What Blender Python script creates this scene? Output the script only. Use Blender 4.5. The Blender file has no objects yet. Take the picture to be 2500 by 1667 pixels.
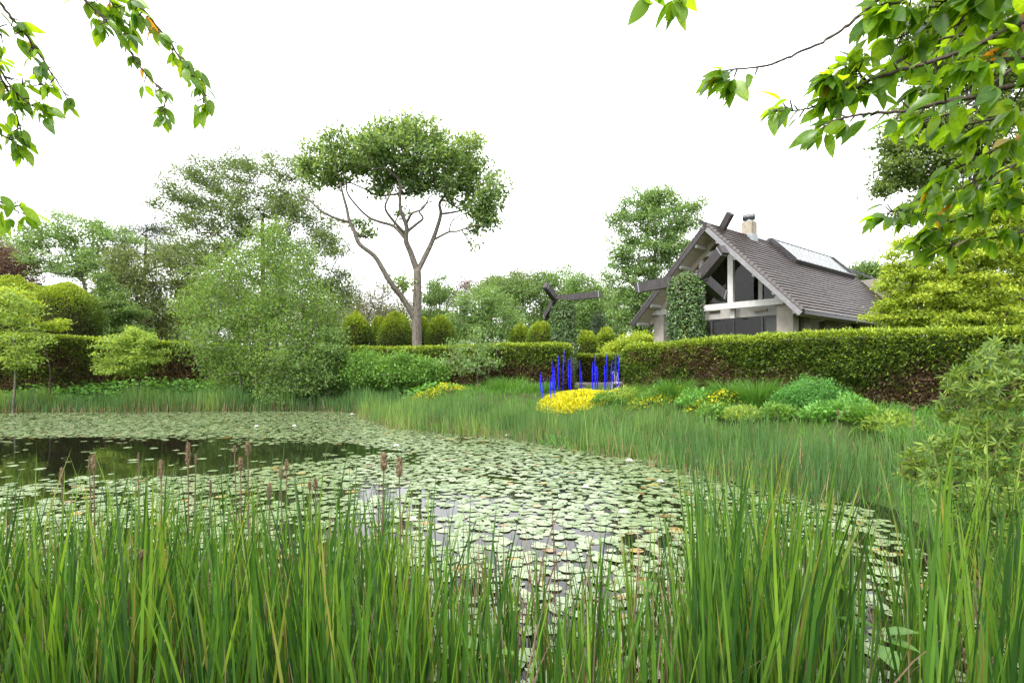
import bpy, math
import numpy as np

# ------------------------------------------------------------------ camera, sky, sun, exposure
scene = bpy.context.scene
CAMH, FPX, HOR = 2.2, 1350.0, 900.0          # eye height, focal length and horizon row in photograph pixels
cam = bpy.data.cameras.new("camera")
cam.sensor_width = 36.0
cam.lens = 36.0 * FPX / 2500.0
cam.shift_y = (HOR - 833.5) / 2500.0
cam.clip_start = 0.05
cam.clip_end = 6000
cam_o = bpy.data.objects.new("camera", cam)
cam_o.location = (0, 0, CAMH)
cam_o.rotation_euler = (math.radians(90), 0, 0)
scene.collection.objects.link(cam_o)
scene.camera = cam_o

SUN_EL, SUN_AZ = math.radians(54), math.radians(222)      # azimuth clockwise from +Y
world = bpy.data.worlds.new("World")
scene.world = world
world.use_nodes = True
wn, wl = world.node_tree.nodes, world.node_tree.links
wn.clear()
sky = wn.new("ShaderNodeTexSky")
sky.sky_type = 'NISHITA'
sky.sun_disc = False
sky.sun_elevation = SUN_EL
sky.sun_rotation = SUN_AZ
sky.dust_density = 4.0
sky.air_density = 1.0
hs = wn.new("ShaderNodeHueSaturation")
hs.inputs["Saturation"].default_value = 0.12          # thin even cloud: the blue is gone
mx = wn.new("ShaderNodeMixRGB")
mx.inputs[0].default_value = 0.6
mx.inputs[2].default_value = (9.0, 9.1, 9.3, 1)          # flat cloud layer
bg = wn.new("ShaderNodeBackground")
bg.inputs[1].default_value = 0.12
wo = wn.new("ShaderNodeOutputWorld")
wl.new(sky.outputs[0], hs.inputs["Color"])
wl.new(hs.outputs[0], mx.inputs[1])
wl.new(mx.outputs[0], bg.inputs[0])
wl.new(bg.outputs[0], wo.inputs[0])

sl = bpy.data.lights.new("sun", 'SUN')
sl.energy = 1.5
sl.angle = math.radians(14)
sl.color = (1.0, 0.96, 0.88)
sun_o = bpy.data.objects.new("sun", sl)
scene.collection.objects.link(sun_o)
sx, sy, sz = math.sin(SUN_AZ) * math.cos(SUN_EL), math.cos(SUN_AZ) * math.cos(SUN_EL), math.sin(SUN_EL)
import mathutils
from mathutils import Vector, Matrix
sun_o.rotation_euler = Vector((sx, sy, sz)).to_track_quat('Z', 'Y').to_euler()
sun_o.location = (sx * 60, sy * 60, sz * 60)

vs = scene.view_settings
vs.view_transform = 'Standard'
vs.look = 'None'
vs.gamma = 1.0
vs.use_curve_mapping = False
vs.exposure = 1.72
scene.render.engine = 'CYCLES'
cy = scene.cycles
cy.max_bounces = 6
cy.diffuse_bounces = 4
cy.glossy_bounces = 3
cy.transmission_bounces = 4
cy.transparent_max_bounces = 6
cy.use_denoising = True
cy.caustics_reflective = False
cy.caustics_refractive = False

# ------------------------------------------------------------------ helpers
C = scene.collection
rng = np.random.default_rng(7)
U = rng.uniform


def P(x, y, Y):
    """a point of the place: seen at photograph column x, row y, standing Y metres away"""
    return np.array([(x - 1250.0) / FPX * Y, Y, CAMH + (HOR - y) / FPX * Y])


def nrm(a):
    return a / (np.linalg.norm(a, axis=-1, keepdims=True) + 1e-9)


def mesh(name, V, Q=None, T=None, rnd=None, mat=None, smooth=False):
    """mesh from vertex array, quads, triangles; rnd is one random number per face"""
    me = bpy.data.meshes.new(name)
    V = np.asarray(V, dtype=np.float32).reshape(-1, 3)
    Q = np.zeros((0, 4), np.int32) if Q is None else np.asarray(Q, np.int32).reshape(-1, 4)
    T = np.zeros((0, 3), np.int32) if T is None else np.asarray(T, np.int32).reshape(-1, 3)
    nq, nt = len(Q), len(T)
    me.vertices.add(len(V))
    me.vertices.foreach_set("co", V.ravel())
    me.loops.add(nq * 4 + nt * 3)
    me.loops.foreach_set("vertex_index", np.concatenate([Q.ravel(), T.ravel()]))
    me.polygons.add(nq + nt)
    st = np.concatenate([np.arange(nq) * 4, nq * 4 + np.arange(nt) * 3]).astype(np.int32)
    me.polygons.foreach_set("loop_start", st)
    if rnd is not None:
        a = me.attributes.new("rnd", 'FLOAT', 'FACE')
        a.data.foreach_set("value", np.asarray(rnd, np.float32))
    me.polygons.foreach_set("use_smooth", np.full(nq + nt, bool(smooth)))
    me.update(calc_edges=True)
    if mat is not None:
        me.materials.append(mat)
    return me


def obj(name, me, parent=None, loc=None, rot=None, scale=None):
    o = bpy.data.objects.new(name, me)
    C.objects.link(o)
    if parent is not None:
        o.parent = parent
    if loc is not None:
        o.location = loc
    if rot is not None:
        o.rotation_euler = rot
    if scale is not None:
        o.scale = scale if hasattr(scale, '__len__') else (scale,) * 3
    return o


def tag(o, label, cat, group=None, kind=None):
    if label:
        o["label"] = label
    if cat:
        o["category"] = cat
    if group:
        o["group"] = group
    if kind:
        o["kind"] = kind
    return o


def thing(name, label, cat, loc=(0, 0, 0), rz=0.0, group=None):
    o = obj(name, None, None, loc, (0, 0, rz))
    o.empty_display_size = 0.2
    return tag(o, label, cat, group)


class MB:
    """collects geometry for one mesh"""
    def __init__(s):
        s.V, s.Q, s.T, s.rq, s.rt, s.n = [], [], [], [], [], 0

    def put(s, V, Q=None, T=None, r=0.5):
        V = np.asarray(V, float).reshape(-1, 3)
        if Q is not None:
            Q = np.asarray(Q).reshape(-1, 4)
            s.Q.append(Q + s.n)
            s.rq.append(np.broadcast_to(r, (len(Q),)))
        if T is not None:
            T = np.asarray(T).reshape(-1, 3)
            s.T.append(T + s.n)
            s.rt.append(np.broadcast_to(r, (len(T),)))
        s.V.append(V)
        s.n += len(V)
        return s

    def box(s, lo, hi, r=0.5):
        x0, y0, z0 = lo
        x1, y1, z1 = hi
        V = [(x, y, z) for z in (z0, z1) for y in (y0, y1) for x in (x0, x1)]
        return s.put(V, BOXQ, r=r)

    def beam(s, p0, p1, w, h, up=(0, 0, 1), r=0.5):
        """rectangular bar from p0 to p1, w across, h along up"""
        p0, p1, up = np.array(p0, float), np.array(p1, float), np.array(up, float)
        d = nrm(p1 - p0)
        a = nrm(np.cross(d, up))
        b = np.cross(a, d)
        V = [p + a * (sx_ * w / 2) + b * (sz_ * h / 2) for sz_ in (-1, 1) for p in (p0, p1) for sx_ in (-1, 1)]
        return s.put(V, BOXQ, r=r)

    def tube(s, pts, rad, sides=6, r=0.5, cap=True):
        pts = np.asarray(pts, float)
        rad = np.broadcast_to(rad, (len(pts),))
        tg = nrm(np.gradient(pts, axis=0))
        ref = np.array([0.31, 0.87, 0.17]) if abs(tg[0][2]) > .8 else np.array([0.1, 0.05, 1.0])
        a = nrm(np.cross(tg, ref))
        b = np.cross(tg, a)
        th = np.arange(sides) * 2 * np.pi / sides
        V = pts[:, None] + rad[:, None, None] * (a[:, None] * np.cos(th)[None, :, None] + b[:, None] * np.sin(th)[None, :, None])
        n = len(pts)
        i = np.arange(n - 1)[:, None] * sides
        j = np.arange(sides)[None]
        k = (j + 1) % sides
        Q = np.stack([i + j, i + k, i + sides + k, i + sides + j], -1).reshape(-1, 4)
        V = V.reshape(-1, 3)
        T = None
        if cap:
            V = np.vstack([V, pts[-1:]])
            T = np.stack([(n - 1) * sides + j[0], (n - 1) * sides + k[0], np.full(sides, n * sides)], -1)
        return s.put(V, Q, T, r)

    def mesh(s, name, mat, smooth=False):
        V = np.vstack(s.V)
        Q = np.vstack(s.Q) if s.Q else None
        T = np.vstack(s.T) if s.T else None
        r = np.concatenate(s.rq + s.rt)
        return mesh(name, V, Q, T, r, mat, smooth)

    def build(s, name, mat, parent=None, smooth=False):
        return obj(name, s.mesh(name, mat, smooth), parent)


BOXQ = [(0, 2, 3, 1), (4, 5, 7, 6), (0, 1, 5, 4), (2, 6, 7, 3), (0, 4, 6, 2), (1, 3, 7, 5)]


def hash3(i, j, k, seed):
    n = (i * 374761393 + j * 668265263 + k * 2147483647 + seed * 1274126177) & 0xffffffff
    n = ((n ^ (n >> 13)) * 1274126177) & 0xffffffff
    return ((n ^ (n >> 16)) & 0xffff) / 65535.0


def noise(p, s=1.0, seed=0):
    """value noise 0..1 at points p (N,3)"""
    q = np.asarray(p, float) / s
    f = np.floor(q)
    t = q - f
    t = t * t * (3 - 2 * t)
    i, j, k = (f[..., a].astype(np.int64) for a in range(3))
    r = 0
    for a in (0, 1):
        for b in (0, 1):
            for c in (0, 1):
                w = (t[..., 0] if a else 1 - t[..., 0]) * (t[..., 1] if b else 1 - t[..., 1]) * (t[..., 2] if c else 1 - t[..., 2])
                r = r + w * hash3(i + a, j + b, k + c, seed)
    return r


def leaves(c, d, n, L, W, fold=0.15):
    """diamond leaves: base c, direction d, normal n, length L, width W -> V, Q"""
    N = len(c)
    d = nrm(d)
    s = nrm(np.cross(d, n))
    up = np.cross(s, d)
    L = np.broadcast_to(L, (N,))[:, None]
    W = np.broadcast_to(W, (N,))[:, None]
    m = c + d * L * .45 + up * W * fold
    V = np.stack([c, m + s * W * .5, c + d * L, m - s * W * .5], 1).reshape(-1, 3)
    Q = np.arange(4 * N).reshape(-1, 4)
    return V, Q


def rdir(N):
    return nrm(rng.normal(size=(N, 3)))


def blades(base, h, lean, ang, curve, w, twist=0.6, S=5, face=None, power=2.2):
    """strap leaves: base (N,3), height, lean amount, lean direction angle, curvature, width -> V, Q"""
    N = len(base)
    b1 = lambda v: np.broadcast_to(v, (N,)).astype(float)
    h, lean, ang, curve, w = map(b1, (h, lean, ang, curve, w))
    t = np.linspace(0, 1, S + 1)
    off = (lean[:, None] * t + curve[:, None] * t ** power) * h[:, None]
    z = h[:, None] * (t - 0.35 * np.clip(lean + curve, 0, 2)[:, None] ** 2 * t ** 2)
    dirx, diry = np.cos(ang)[:, None], np.sin(ang)[:, None]
    X = base[:, 0:1] + dirx * off
    Y = base[:, 1:2] + diry * off
    Z = base[:, 2:3] + z
    fa = (U(0, np.pi, N) if face is None else face)[:, None] + twist * U(-1, 1, N)[:, None] * t
    ww = w[:, None] * .5 * np.clip(np.minimum(0.55 + t * 2, 1) * (1 - t ** 4) + 0.02, 0, 1)
    cx, cy_ = np.cos(fa) * ww, np.sin(fa) * ww
    A = np.stack([X - cx, Y - cy_, Z], -1)
    B = np.stack([X + cx, Y + cy_, Z], -1)
    V = np.stack([A, B], 2).reshape(N, -1, 3)
    i = np.arange(S) * 2
    q = np.stack([i, i + 1, i + 3, i + 2], -1)
    Q = (np.arange(N)[:, None, None] * (2 * S + 2) + q[None]).reshape(-1, 4)
    return V.reshape(-1, 3), Q


# ------------------------------------------------------------------ materials
def new_mat(name):
    m = bpy.data.materials.new(name)
    m.use_nodes = True
    nt = m.node_tree
    nt.nodes.clear()
    return m, nt.nodes, nt.links


def ramp(nodes, stops):
    r = nodes.new("ShaderNodeValToRGB")
    el = r.color_ramp.elements
    while len(el) < len(stops):
        el.new(0.5)
    for e, (p, c) in zip(el, stops):
        e.position = p
        e.color = (*c, 1)
    return r


def foliage(name, stops, trans=0.35, rough=0.5, spec=0.3, objrand=False, vein=0.0, tint=(1.9, 1.65, 0.75), gain=1.32):
    m, nd, lk = new_mat(name)
    at = nd.new("ShaderNodeAttribute")
    at.attribute_name = "rnd"
    fac = at.outputs["Fac"]
    if objrand:
        oi = nd.new("ShaderNodeObjectInfo")
        ad = nd.new("ShaderNodeMath"); ad.operation = 'ADD'
        lk.new(fac, ad.inputs[0]); lk.new(oi.outputs["Random"], ad.inputs[1])
        fr = nd.new("ShaderNodeMath"); fr.operation = 'FRACT'
        lk.new(ad.outputs[0], fr.inputs[0])
        fac = fr.outputs[0]
    rp = ramp(nd, [(p_, tuple(min(v_ * gain, .9) for v_ in c_)) for p_, c_ in stops])
    lk.new(fac, rp.inputs[0])
    col = rp.outputs[0]
    if vein:
        tc = nd.new("ShaderNodeTexCoord")
        nz = nd.new("ShaderNodeTexNoise")
        nz.inputs["Scale"].default_value = vein
        nz.inputs["Detail"].default_value = 4
        lk.new(tc.outputs["Object"], nz.inputs["Vector"])
        hv = nd.new("ShaderNodeHueSaturation")
        mr = nd.new("ShaderNodeMapRange")
        mr.inputs[1].default_value = .3; mr.inputs[2].default_value = .7
        mr.inputs[3].default_value = .75; mr.inputs[4].default_value = 1.25
        lk.new(nz.outputs[0], mr.inputs[0]); lk.new(mr.outputs[0], hv.inputs["Value"]); lk.new(col, hv.inputs["Color"])
        col = hv.outputs[0]
    pb = nd.new("ShaderNodeBsdfPrincipled")
    lk.new(col, pb.inputs["Base Color"])
    pb.inputs["Roughness"].default_value = rough
    pb.inputs["Specular IOR Level"].default_value = spec
    out = nd.new("ShaderNodeOutputMaterial")
    if trans > 0:
        tr = nd.new("ShaderNodeBsdfTranslucent")
        mu = nd.new("ShaderNodeMixRGB"); mu.blend_type = 'MULTIPLY'; mu.inputs[0].default_value = 1
        mu.inputs[2].default_value = (*tint, 1)
        lk.new(col, mu.inputs[1]); lk.new(mu.outputs[0], tr.inputs[0])
        ms = nd.new("ShaderNodeMixShader"); ms.inputs[0].default_value = trans
        lk.new(pb.outputs[0], ms.inputs[1]); lk.new(tr.outputs[0], ms.inputs[2])
        lk.new(ms.outputs[0], out.inputs[0])
    else:
        lk.new(pb.outputs[0], out.inputs[0])
    return m


def surface(name, c1, c2, scale=5.0, rough=0.7, spec=0.3, bump=0.0, stretch=(1, 1, 1), metal=0.0, detail=5, coord="Object", bscale=None):
    m, nd, lk = new_mat(name)
    tc = nd.new("ShaderNodeTexCoord")
    mp = nd.new("ShaderNodeMapping")
    mp.inputs["Scale"].default_value = stretch
    lk.new(tc.outputs[coord], mp.inputs[0])
    nz = nd.new("ShaderNodeTexNoise")
    nz.inputs["Scale"].default_value = scale
    nz.inputs["Detail"].default_value = detail
    lk.new(mp.outputs[0], nz.inputs["Vector"])
    rp = ramp(nd, [(0.32, c1), (0.68, c2)])
    lk.new(nz.outputs[0], rp.inputs[0])
    pb = nd.new("ShaderNodeBsdfPrincipled")
    pb.inputs["Roughness"].default_value = rough
    pb.inputs["Specular IOR Level"].default_value = spec
    pb.inputs["Metallic"].default_value = metal
    lk.new(rp.outputs[0], pb.inputs["Base Color"])
    if bump:
        n2 = nd.new("ShaderNodeTexNoise")
        n2.inputs["Scale"].default_value = bscale or scale * 3
        n2.inputs["Detail"].default_value = 6
        lk.new(mp.outputs[0], n2.inputs["Vector"])
        bp = nd.new("ShaderNodeBump")
        bp.inputs["Strength"].default_value = bump
        bp.inputs["Distance"].default_value = 0.02
        lk.new(n2.outputs[0], bp.inputs["Height"])
        lk.new(bp.outputs[0], pb.inputs["Normal"])
    out = nd.new("ShaderNodeOutputMaterial")
    lk.new(pb.outputs[0], out.inputs[0])
    return m


M = {}
M["bark"] = surface("bark", (.07, .06, .05), (.19, .17, .14), 3, .9, .1, .8, (6, 6, 1.2))
M["bark_dark"] = surface("bark_dark", (.035, .027, .02), (.10, .08, .065), 5, .85, .15, .6, (4, 4, 4))
M["twig"] = surface("twig", (.10, .085, .07), (.2, .18, .16), 4, .9, .1)
M["twig_red"] = surface("twig_red", (.06, .025, .018), (.15, .07, .05), 9, .8, .1)
M["oak"] = foliage("oak_leaf", [(0, (.04, .075, .024)), (.5, (.10, .165, .055)), (1, (.21, .29, .115))], .4, gain=1.5)
M["wispy"] = foliage("wispy_leaf", [(0, (.05, .08, .025)), (.5, (.085, .13, .04)), (1, (.13, .185, .06))], .35)
M["willow"] = foliage("willow_leaf", [(0, (.055, .105, .028)), (.5, (.10, .175, .042)), (1, (.18, .275, .065))], .42)
M["mid"] = foliage("mid_leaf", [(0, (.05, .09, .025)), (.5, (.085, .15, .04)), (1, (.135, .21, .065))], .35)
M["pale"] = foliage("pale_leaf", [(0, (.07, .125, .04)), (.5, (.11, .19, .06)), (1, (.17, .26, .085))], .35)
M["olive"] = foliage("olive_leaf", [(0, (.045, .068, .02)), (.5, (.08, .11, .033)), (1, (.12, .155, .05))], .3)
M["grey"] = foliage("grey_twig_leaf", [(0, (.07, .075, .045)), (.5, (.11, .115, .07)), (1, (.15, .16, .09))], .3)
M["pine"] = foliage("pine_needle", [(0, (.018, .032, .018)), (.6, (.035, .058, .028)), (1, (.06, .085, .035))], .1)
M["copper"] = foliage("copper_leaf", [(0, (.05, .03, .027)), (.6, (.10, .06, .05)), (1, (.15, .105, .075))], .3)
M["maple"] = foliage("maple_leaf", [(0, (.085, .14, .014)), (.5, (.17, .24, .025)), (1, (.33, .38, .06))], .45, gain=1.45)
M["darktree"] = foliage("dark_tree_leaf", [(0, (.035, .06, .015)), (.5, (.075, .12, .028)), (1, (.13, .185, .045))], .4, gain=1.5)
M["sapling"] = foliage("sapling_leaf", [(0, (.09, .15, .03)), (.5, (.15, .23, .045)), (1, (.24, .32, .07))], .42)
M["shrub"] = foliage("shrub_leaf", [(0, (.05, .11, .02)), (.5, (.085, .18, .03)), (1, (.14, .25, .05))], .35)
M["feather"] = foliage("feathery_leaf", [(0, (.04, .125, .03)), (.5, (.075, .205, .045)), (1, (.125, .29, .065))], .42, gain=1.25)
M["yew"] = foliage("yew_sprig", [(0, (.055, .036, .022)), (.25, (.12, .082, .048)), (.36, (.03, .055, .012)), (.6, (.062, .115, .016)),
                                (.8, (.15, .225, .022)), (1, (.33, .41, .035))], .25, .55, gain=1.1)
M["yew_core"] = surface("yew_core", (.02, .016, .01), (.05, .038, .022), 12, .95, .05, .5)
M["ivy"] = foliage("ivy_leaf", [(0, (.02, .05, .012)), (.55, (.045, .095, .022)), (.85, (.10, .16, .035)), (1, (.22, .20, .05))], .2, .35, .5)
M["yellow"] = foliage("yellow_flower", [(0, (.16, .22, .02)), (.2, (.30, .31, .015)), (.55, (.50, .47, .01)), (1, (.68, .64, .015))], .3, gain=1.0)
M["cattail"] = foliage("cattail_leaf", [(0, (.018, .055, .014)), (.3, (.035, .10, .018)), (.65, (.075, .17, .024)), (.95, (.15, .26, .035)), (1, (.24, .19, .07))], .4, .36, .5, True, 3.0, (2.0, 1.75, .5), .98)
M["reed"] = foliage("reed_blade", [(0, (.30, .22, .14)), (.09, (.22, .16, .10)), (.13, (.045, .105, .035)), (.5, (.07, .15, .045)), (.85, (.115, .205, .055)), (1, (.19, .28, .06))], .3, .45, gain=1.1)
M["dead"] = foliage("dead_stalk", [(0, (.085, .05, .035)), (.6, (.17, .115, .08)), (1, (.36, .29, .21))], .15, .7, .2, gain=1.0)
M["grass"] = foliage("grass_blade", [(0, (.045, .13, .018)), (.5, (.075, .20, .027)), (1, (.13, .28, .045))], .4, .45, gain=.92)
M["bankleaf"] = foliage("bank_leaf", [(0, (.05, .14, .025)), (.5, (.085, .21, .04)), (1, (.14, .29, .07))], .35)
M["cherry"] = foliage("cherry_leaf", [(0, (.05, .125, .018)), (.45, (.095, .20, .02)), (.975, (.15, .27, .025)), (.985, (.17, .24, .04)), (.992, (.34, .19, .04)), (1, (.42, .17, .05))], .64, .33, .5, True, 9.0, (3.1, 2.4, .5), 1.0)
M["rhodo"] = foliage("rhododendron_leaf", [(0, (.04, .085, .012)), (.5, (.08, .14, .018)), (1, (.17, .24, .034))], .38, .42, .3, True, gain=1.2)
M["seed"] = foliage("seed_head_fluff", [(0, (.07, .045, .026)), (.5, (.155, .11, .068)), (1, (.38, .31, .22))], .15, .95, .05, gain=1.0)
M["pad"] = foliage("lily_pad", [(0, (.13, .185, .08)), (.35, (.17, .23, .105)), (.7, (.20, .255, .13)), (.972, (.23, .28, .15)), (.98, (.30, .22, .06)), (.99, (.15, .075, .03)), (1, (.38, .26, .07))], .1, .24, 1.0, True, 14.0, (1.2, 1.2, .6), 1.05)
M["petal"] = foliage("lily_petal", [(0, (.8, .78, .72)), (1, (.9, .9, .86))], .25, .4, tint=(1, 1, 1), gain=1.0)
M["stamen"] = surface("stamen", (.6, .4, .03), (.7, .5, .05), 20)
M["arum"] = foliage("arum_leaf", [(0, (.05, .13, .02)), (1, (.11, .22, .04))], .4, .3, .5, True)

M["ground"] = surface("ground", (.03, .04, .012), (.05, .085, .022), .6, .95, .1, .6, bscale=9)
# water: dark peaty pond with a faint ripple
m, nd, lk = new_mat("pond_water")
tc = nd.new("ShaderNodeTexCoord"); nz = nd.new("ShaderNodeTexNoise")
nz.inputs["Scale"].default_value = 2.2; nz.inputs["Detail"].default_value = 3
lk.new(tc.outputs["Object"], nz.inputs["Vector"])
bp = nd.new("ShaderNodeBump"); bp.inputs["Strength"].default_value = .12; bp.inputs["Distance"].default_value = .02
lk.new(nz.outputs[0], bp.inputs["Height"])
pb = nd.new("ShaderNodeBsdfPrincipled")
pb.inputs["Base Color"].default_value = (.006, .007, .004, 1)
pb.inputs["Roughness"].default_value = .03
pb.inputs["IOR"].default_value = 1.33
lk.new(bp.outputs[0], pb.inputs["Normal"])
out = nd.new("ShaderNodeOutputMaterial"); lk.new(pb.outputs[0], out.inputs[0])
M["water"] = m
# blue glass
m, nd, lk = new_mat("blue_glass")
pb = nd.new("ShaderNodeBsdfPrincipled")
pb.inputs["Base Color"].default_value = (.008, .008, .62, 1)
pb.inputs["Roughness"].default_value = .18
pb.inputs["Specular IOR Level"].default_value = .25
out = nd.new("ShaderNodeOutputMaterial"); lk.new(pb.outputs[0], out.inputs[0])
M["blue"] = m


def glass(name, tintc, refl, rough=.02):
    m, nd, lk = new_mat(name)
    g = nd.new("ShaderNodeBsdfGlossy"); g.inputs["Roughness"].default_value = rough
    t = nd.new("ShaderNodeBsdfTransparent"); t.inputs[0].default_value = (*tintc, 1)
    fr = nd.new("ShaderNodeFresnel"); fr.inputs[0].default_value = 1.3
    mr = nd.new("ShaderNodeMapRange")
    mr.inputs[1].default_value = 0; mr.inputs[2].default_value = 1; mr.inputs[3].default_value = refl; mr.inputs[4].default_value = 1
    lk.new(fr.outputs[0], mr.inputs[0])
    ms = nd.new("ShaderNodeMixShader")
    lk.new(mr.outputs[0], ms.inputs[0]); lk.new(t.outputs[0], ms.inputs[1]); lk.new(g.outputs[0], ms.inputs[2])
    out = nd.new("ShaderNodeOutputMaterial"); lk.new(ms.outputs[0], out.inputs[0])
    return m


M["glass"] = glass("window_glass", (.8, .82, .8), 0.0)
M["skyglass"] = glass("skylight_glass", (.5, .6, .62), .5, .08)
M["stucco"] = surface("stucco", (.22, .20, .17), (.30, .27, .235), 2.2, .85, .2, .25, bscale=40)
M["soffit"] = surface("soffit_boards", (.33, .28, .23), (.42, .36, .30), 1.6, .8, .2, .3, (9, .6, 9))
M["white_wood"] = surface("white_wood", (.40, .39, .375), (.50, .49, .48), 6, .55, .3, .1)
M["grey_wood"] = surface("grey_wood", (.33, .315, .305), (.42, .40, .39), 3, .7, .3, .15)
M["tile"] = surface("roof_tile", (.026, .019, .018), (.07, .053, .049), 1.5, .42, .4, .25, (1, 3.2, 1), bscale=30)
M["verge"] = surface("verge_tile", (.034, .025, .024), (.06, .048, .046), 5, .5, .45, .1)
M["dark_beam"] = surface("dark_beam", (.024, .02, .021), (.048, .041, .043), 2, .55, .4, .15, (5, 5, 1))
M["lead"] = surface("lead_flashing", (.25, .28, .29), (.34, .37, .385), 6, .45, .5, metal=.3)
M["dark_metal"] = surface("dark_metal", (.04, .04, .042), (.075, .075, .08), 8, .4, .5, metal=.5)
M["barge"] = surface("barge_paint", (.16, .155, .165), (.22, .215, .225), 5, .6, .3)
M["concrete"] = surface("chimney_concrete", (.24, .205, .16), (.34, .30, .24), 3.5, .85, .2, .3, bscale=30)
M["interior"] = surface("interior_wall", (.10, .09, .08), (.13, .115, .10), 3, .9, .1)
M["curtain"] = surface("curtain_cloth", (.26, .26, .23), (.33, .33, .29), 5, .9, .1)
M["bench"] = surface("stone_bench", (.10, .09, .09), (.15, .14, .14), 6, .85, .2)

# ------------------------------------------------------------------ pond outline and ground height
POND = np.array([(-60, 1.7), (-6, 1.9), (-2, 2.2), (2, 2.1), (3.7, 2.5), (4.5, 4.2), (4.9, 6.3), (5.6, 8.4), (5.5, 9.6), (4.4, 11.2), (3.5, 13.5), (0.7, 17.0),
                 (-1.6, 18.9), (-3.9, 20.6), (-5.6, 24.0), (-7.6, 27.6), (-10, 28.7), (-18, 28.2), (-26, 27.6), (-60, 26.5)], float)


def pond_sd(X, Y):
    """signed distance to the pond edge, negative in the water"""
    X, Y = np.asarray(X, float), np.asarray(Y, float)
    best = np.full(X.shape, 1e9)
    ins = np.zeros(X.shape, bool)
    n = len(POND)
    for i in range(n):
        (x0, y0), (x1, y1) = POND[i], POND[(i + 1) % n]
        ex, ey = x1 - x0, y1 - y0
        t = np.clip(((X - x0) * ex + (Y - y0) * ey) / (ex * ex + ey * ey), 0, 1)
        best = np.minimum(best, np.hypot(X - x0 - t * ex, Y - y0 - t * ey))
        c = ((y0 > Y) != (y1 > Y))
        with np.errstate(divide='ignore', invalid='ignore'):
            ins ^= c & (X < ex * (Y - y0) / (ey if ey else 1e-9) + x0)
    return np.where(ins, -best, best)


def ground_z(X, Y):
    d = pond_sd(X, Y)
    t = np.clip(d / 4.2, 0, 1)
    t = t * t * (3 - 2 * t)
    near = np.clip((6.0 - np.asarray(Y, float)) / 4.0, 0, 1) * np.where(np.abs(X) < 20, 1, 1)
    top = 1.2 * (1 - near) + 0.55 * near
    p = np.stack([X, Y, np.zeros_like(X)], -1)
    bump = (noise(p, 1.7, 5) - .5) * .10 + (noise(p, 9, 6) - .5) * .15
    z = np.where(d > 0, t * top + bump * t - .03 * (1 - t), -np.minimum(.6, -d * .4) - .03)
    return z


def axis(spans):
    return np.concatenate([np.arange(a, b, s) for a, b, s in spans])


gx = axis([(-3000, -300, 300), (-300, -60, 20), (-60, -28, 2), (-28, 24, .5), (24, 60, 2), (60, 300, 20), (300, 3001, 300)])
gy = axis([(-600, -60, 60), (-60, -8, 4), (-8, 40, .5), (40, 80, 2), (80, 300, 20), (300, 4001, 300)])
GX, GY = np.meshgrid(gx, gy, indexing='ij')
GZ = ground_z(GX, GY)
nxg, nyg = GX.shape
ii, jj = np.meshgrid(np.arange(nxg - 1), np.arange(nyg - 1), indexing='ij')
gq = np.stack([ii * nyg + jj, (ii + 1) * nyg + jj, (ii + 1) * nyg + jj + 1, ii * nyg + jj + 1], -1).reshape(-1, 4)
tag(obj("ground", mesh("ground", np.stack([GX, GY, GZ], -1), gq, mat=M["ground"], smooth=True)), None, None, kind="structure")
wv = np.array([(x, y, 0.0) for x, y in ((-62, 1.0), (7.5, 1.0), (7.5, 30.5), (-62, 30.5))])
tag(obj("pond_water", mesh("pond_water", wv, [(0, 1, 2, 3)], mat=M["water"])), None, None, kind="structure")


def gz(x, y):
    return float(ground_z(np.array([x]), np.array([y]))[0])


# ------------------------------------------------------------------ house
TH, HX, HY, HB = 0.888, 10.49, 30.0, 1.2
HW, ZR, ZE, HL_ = 5.02, 10.03, 4.98, 18.0
KS = (ZR - ZE) / HW
dv, gv = np.array([math.sin(TH), math.cos(TH)]), np.array([math.cos(TH), -math.sin(TH)])


def HLoc(px, py, a):
    """house coordinates (x, z) of the photograph point on the wall plane y=a"""
    rx, rz = (px - 1250) / FPX, (HOR - py) / FPX
    t = (a + HX * dv[0] + HY * dv[1]) / (rx * dv[0] + dv[1])
    q = np.array([rx * t - HX, t - HY])
    return q @ gv, CAMH + rz * t - HB


def HRoof(px, py, lift=0.0):
    """house coordinates (x, y, z) on the right roof slope"""
    rx, rz = (px - 1250) / FPX, (HOR - py) / FPX
    # z = ZR+lift - KS*x ; x = (rx t-HX) gx + (t-HY) gy
    A = rx * gv[0] + gv[1]
    B = -HX * gv[0] - HY * gv[1]
    t = (ZR + lift - CAMH - KS * B) / (rz + KS * A)
    q = np.array([rx * t - HX, t - HY])
    return q @ gv, q @ dv, CAMH + rz * t - HB


house = thing("pavilion", "gabled house with steep brown tiled roof and open timber gable", "house", (HX, HY, HB), -TH)


def hpart(name, mb, mat, parent=None, smooth=False):
    return mb.build(name, M[mat], parent or house, smooth)


zr, ze = ZR - HB, ZE - HB
N_C = 27
slope = math.hypot(HW, zr - ze)
un = np.array([KS, 0, 1]) / math.hypot(KS, 1)            # normal of the right slope
ud = np.array([HW, 0, ze - zr]) / slope                    # down the slope
YF, YB = 0.0, HL_
for sgn in (1, -1):
    mb = MB()
    S = np.array([sgn, 1, 1])
    a, b = np.array([0, YF + .05, zr - .02]), np.array([HW - .03, YF + .05, ze + .01])
    n_ = np.array([KS, 0, 1]) / math.hypot(KS, 1)
    pts = [p + n_ * o + np.array([0, yy, 0]) for o in (-.20, -.03) for p in (a, b) for yy in (0, YB - .1)]
    mb.put(np.array(pts) * S, [(0, 1, 3, 2), (4, 6, 7, 5), (0, 2, 6, 4), (1, 5, 7, 3), (0, 4, 5, 1), (2, 3, 7, 6)])
    hpart("roof_slab", mb, "soffit")
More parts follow.
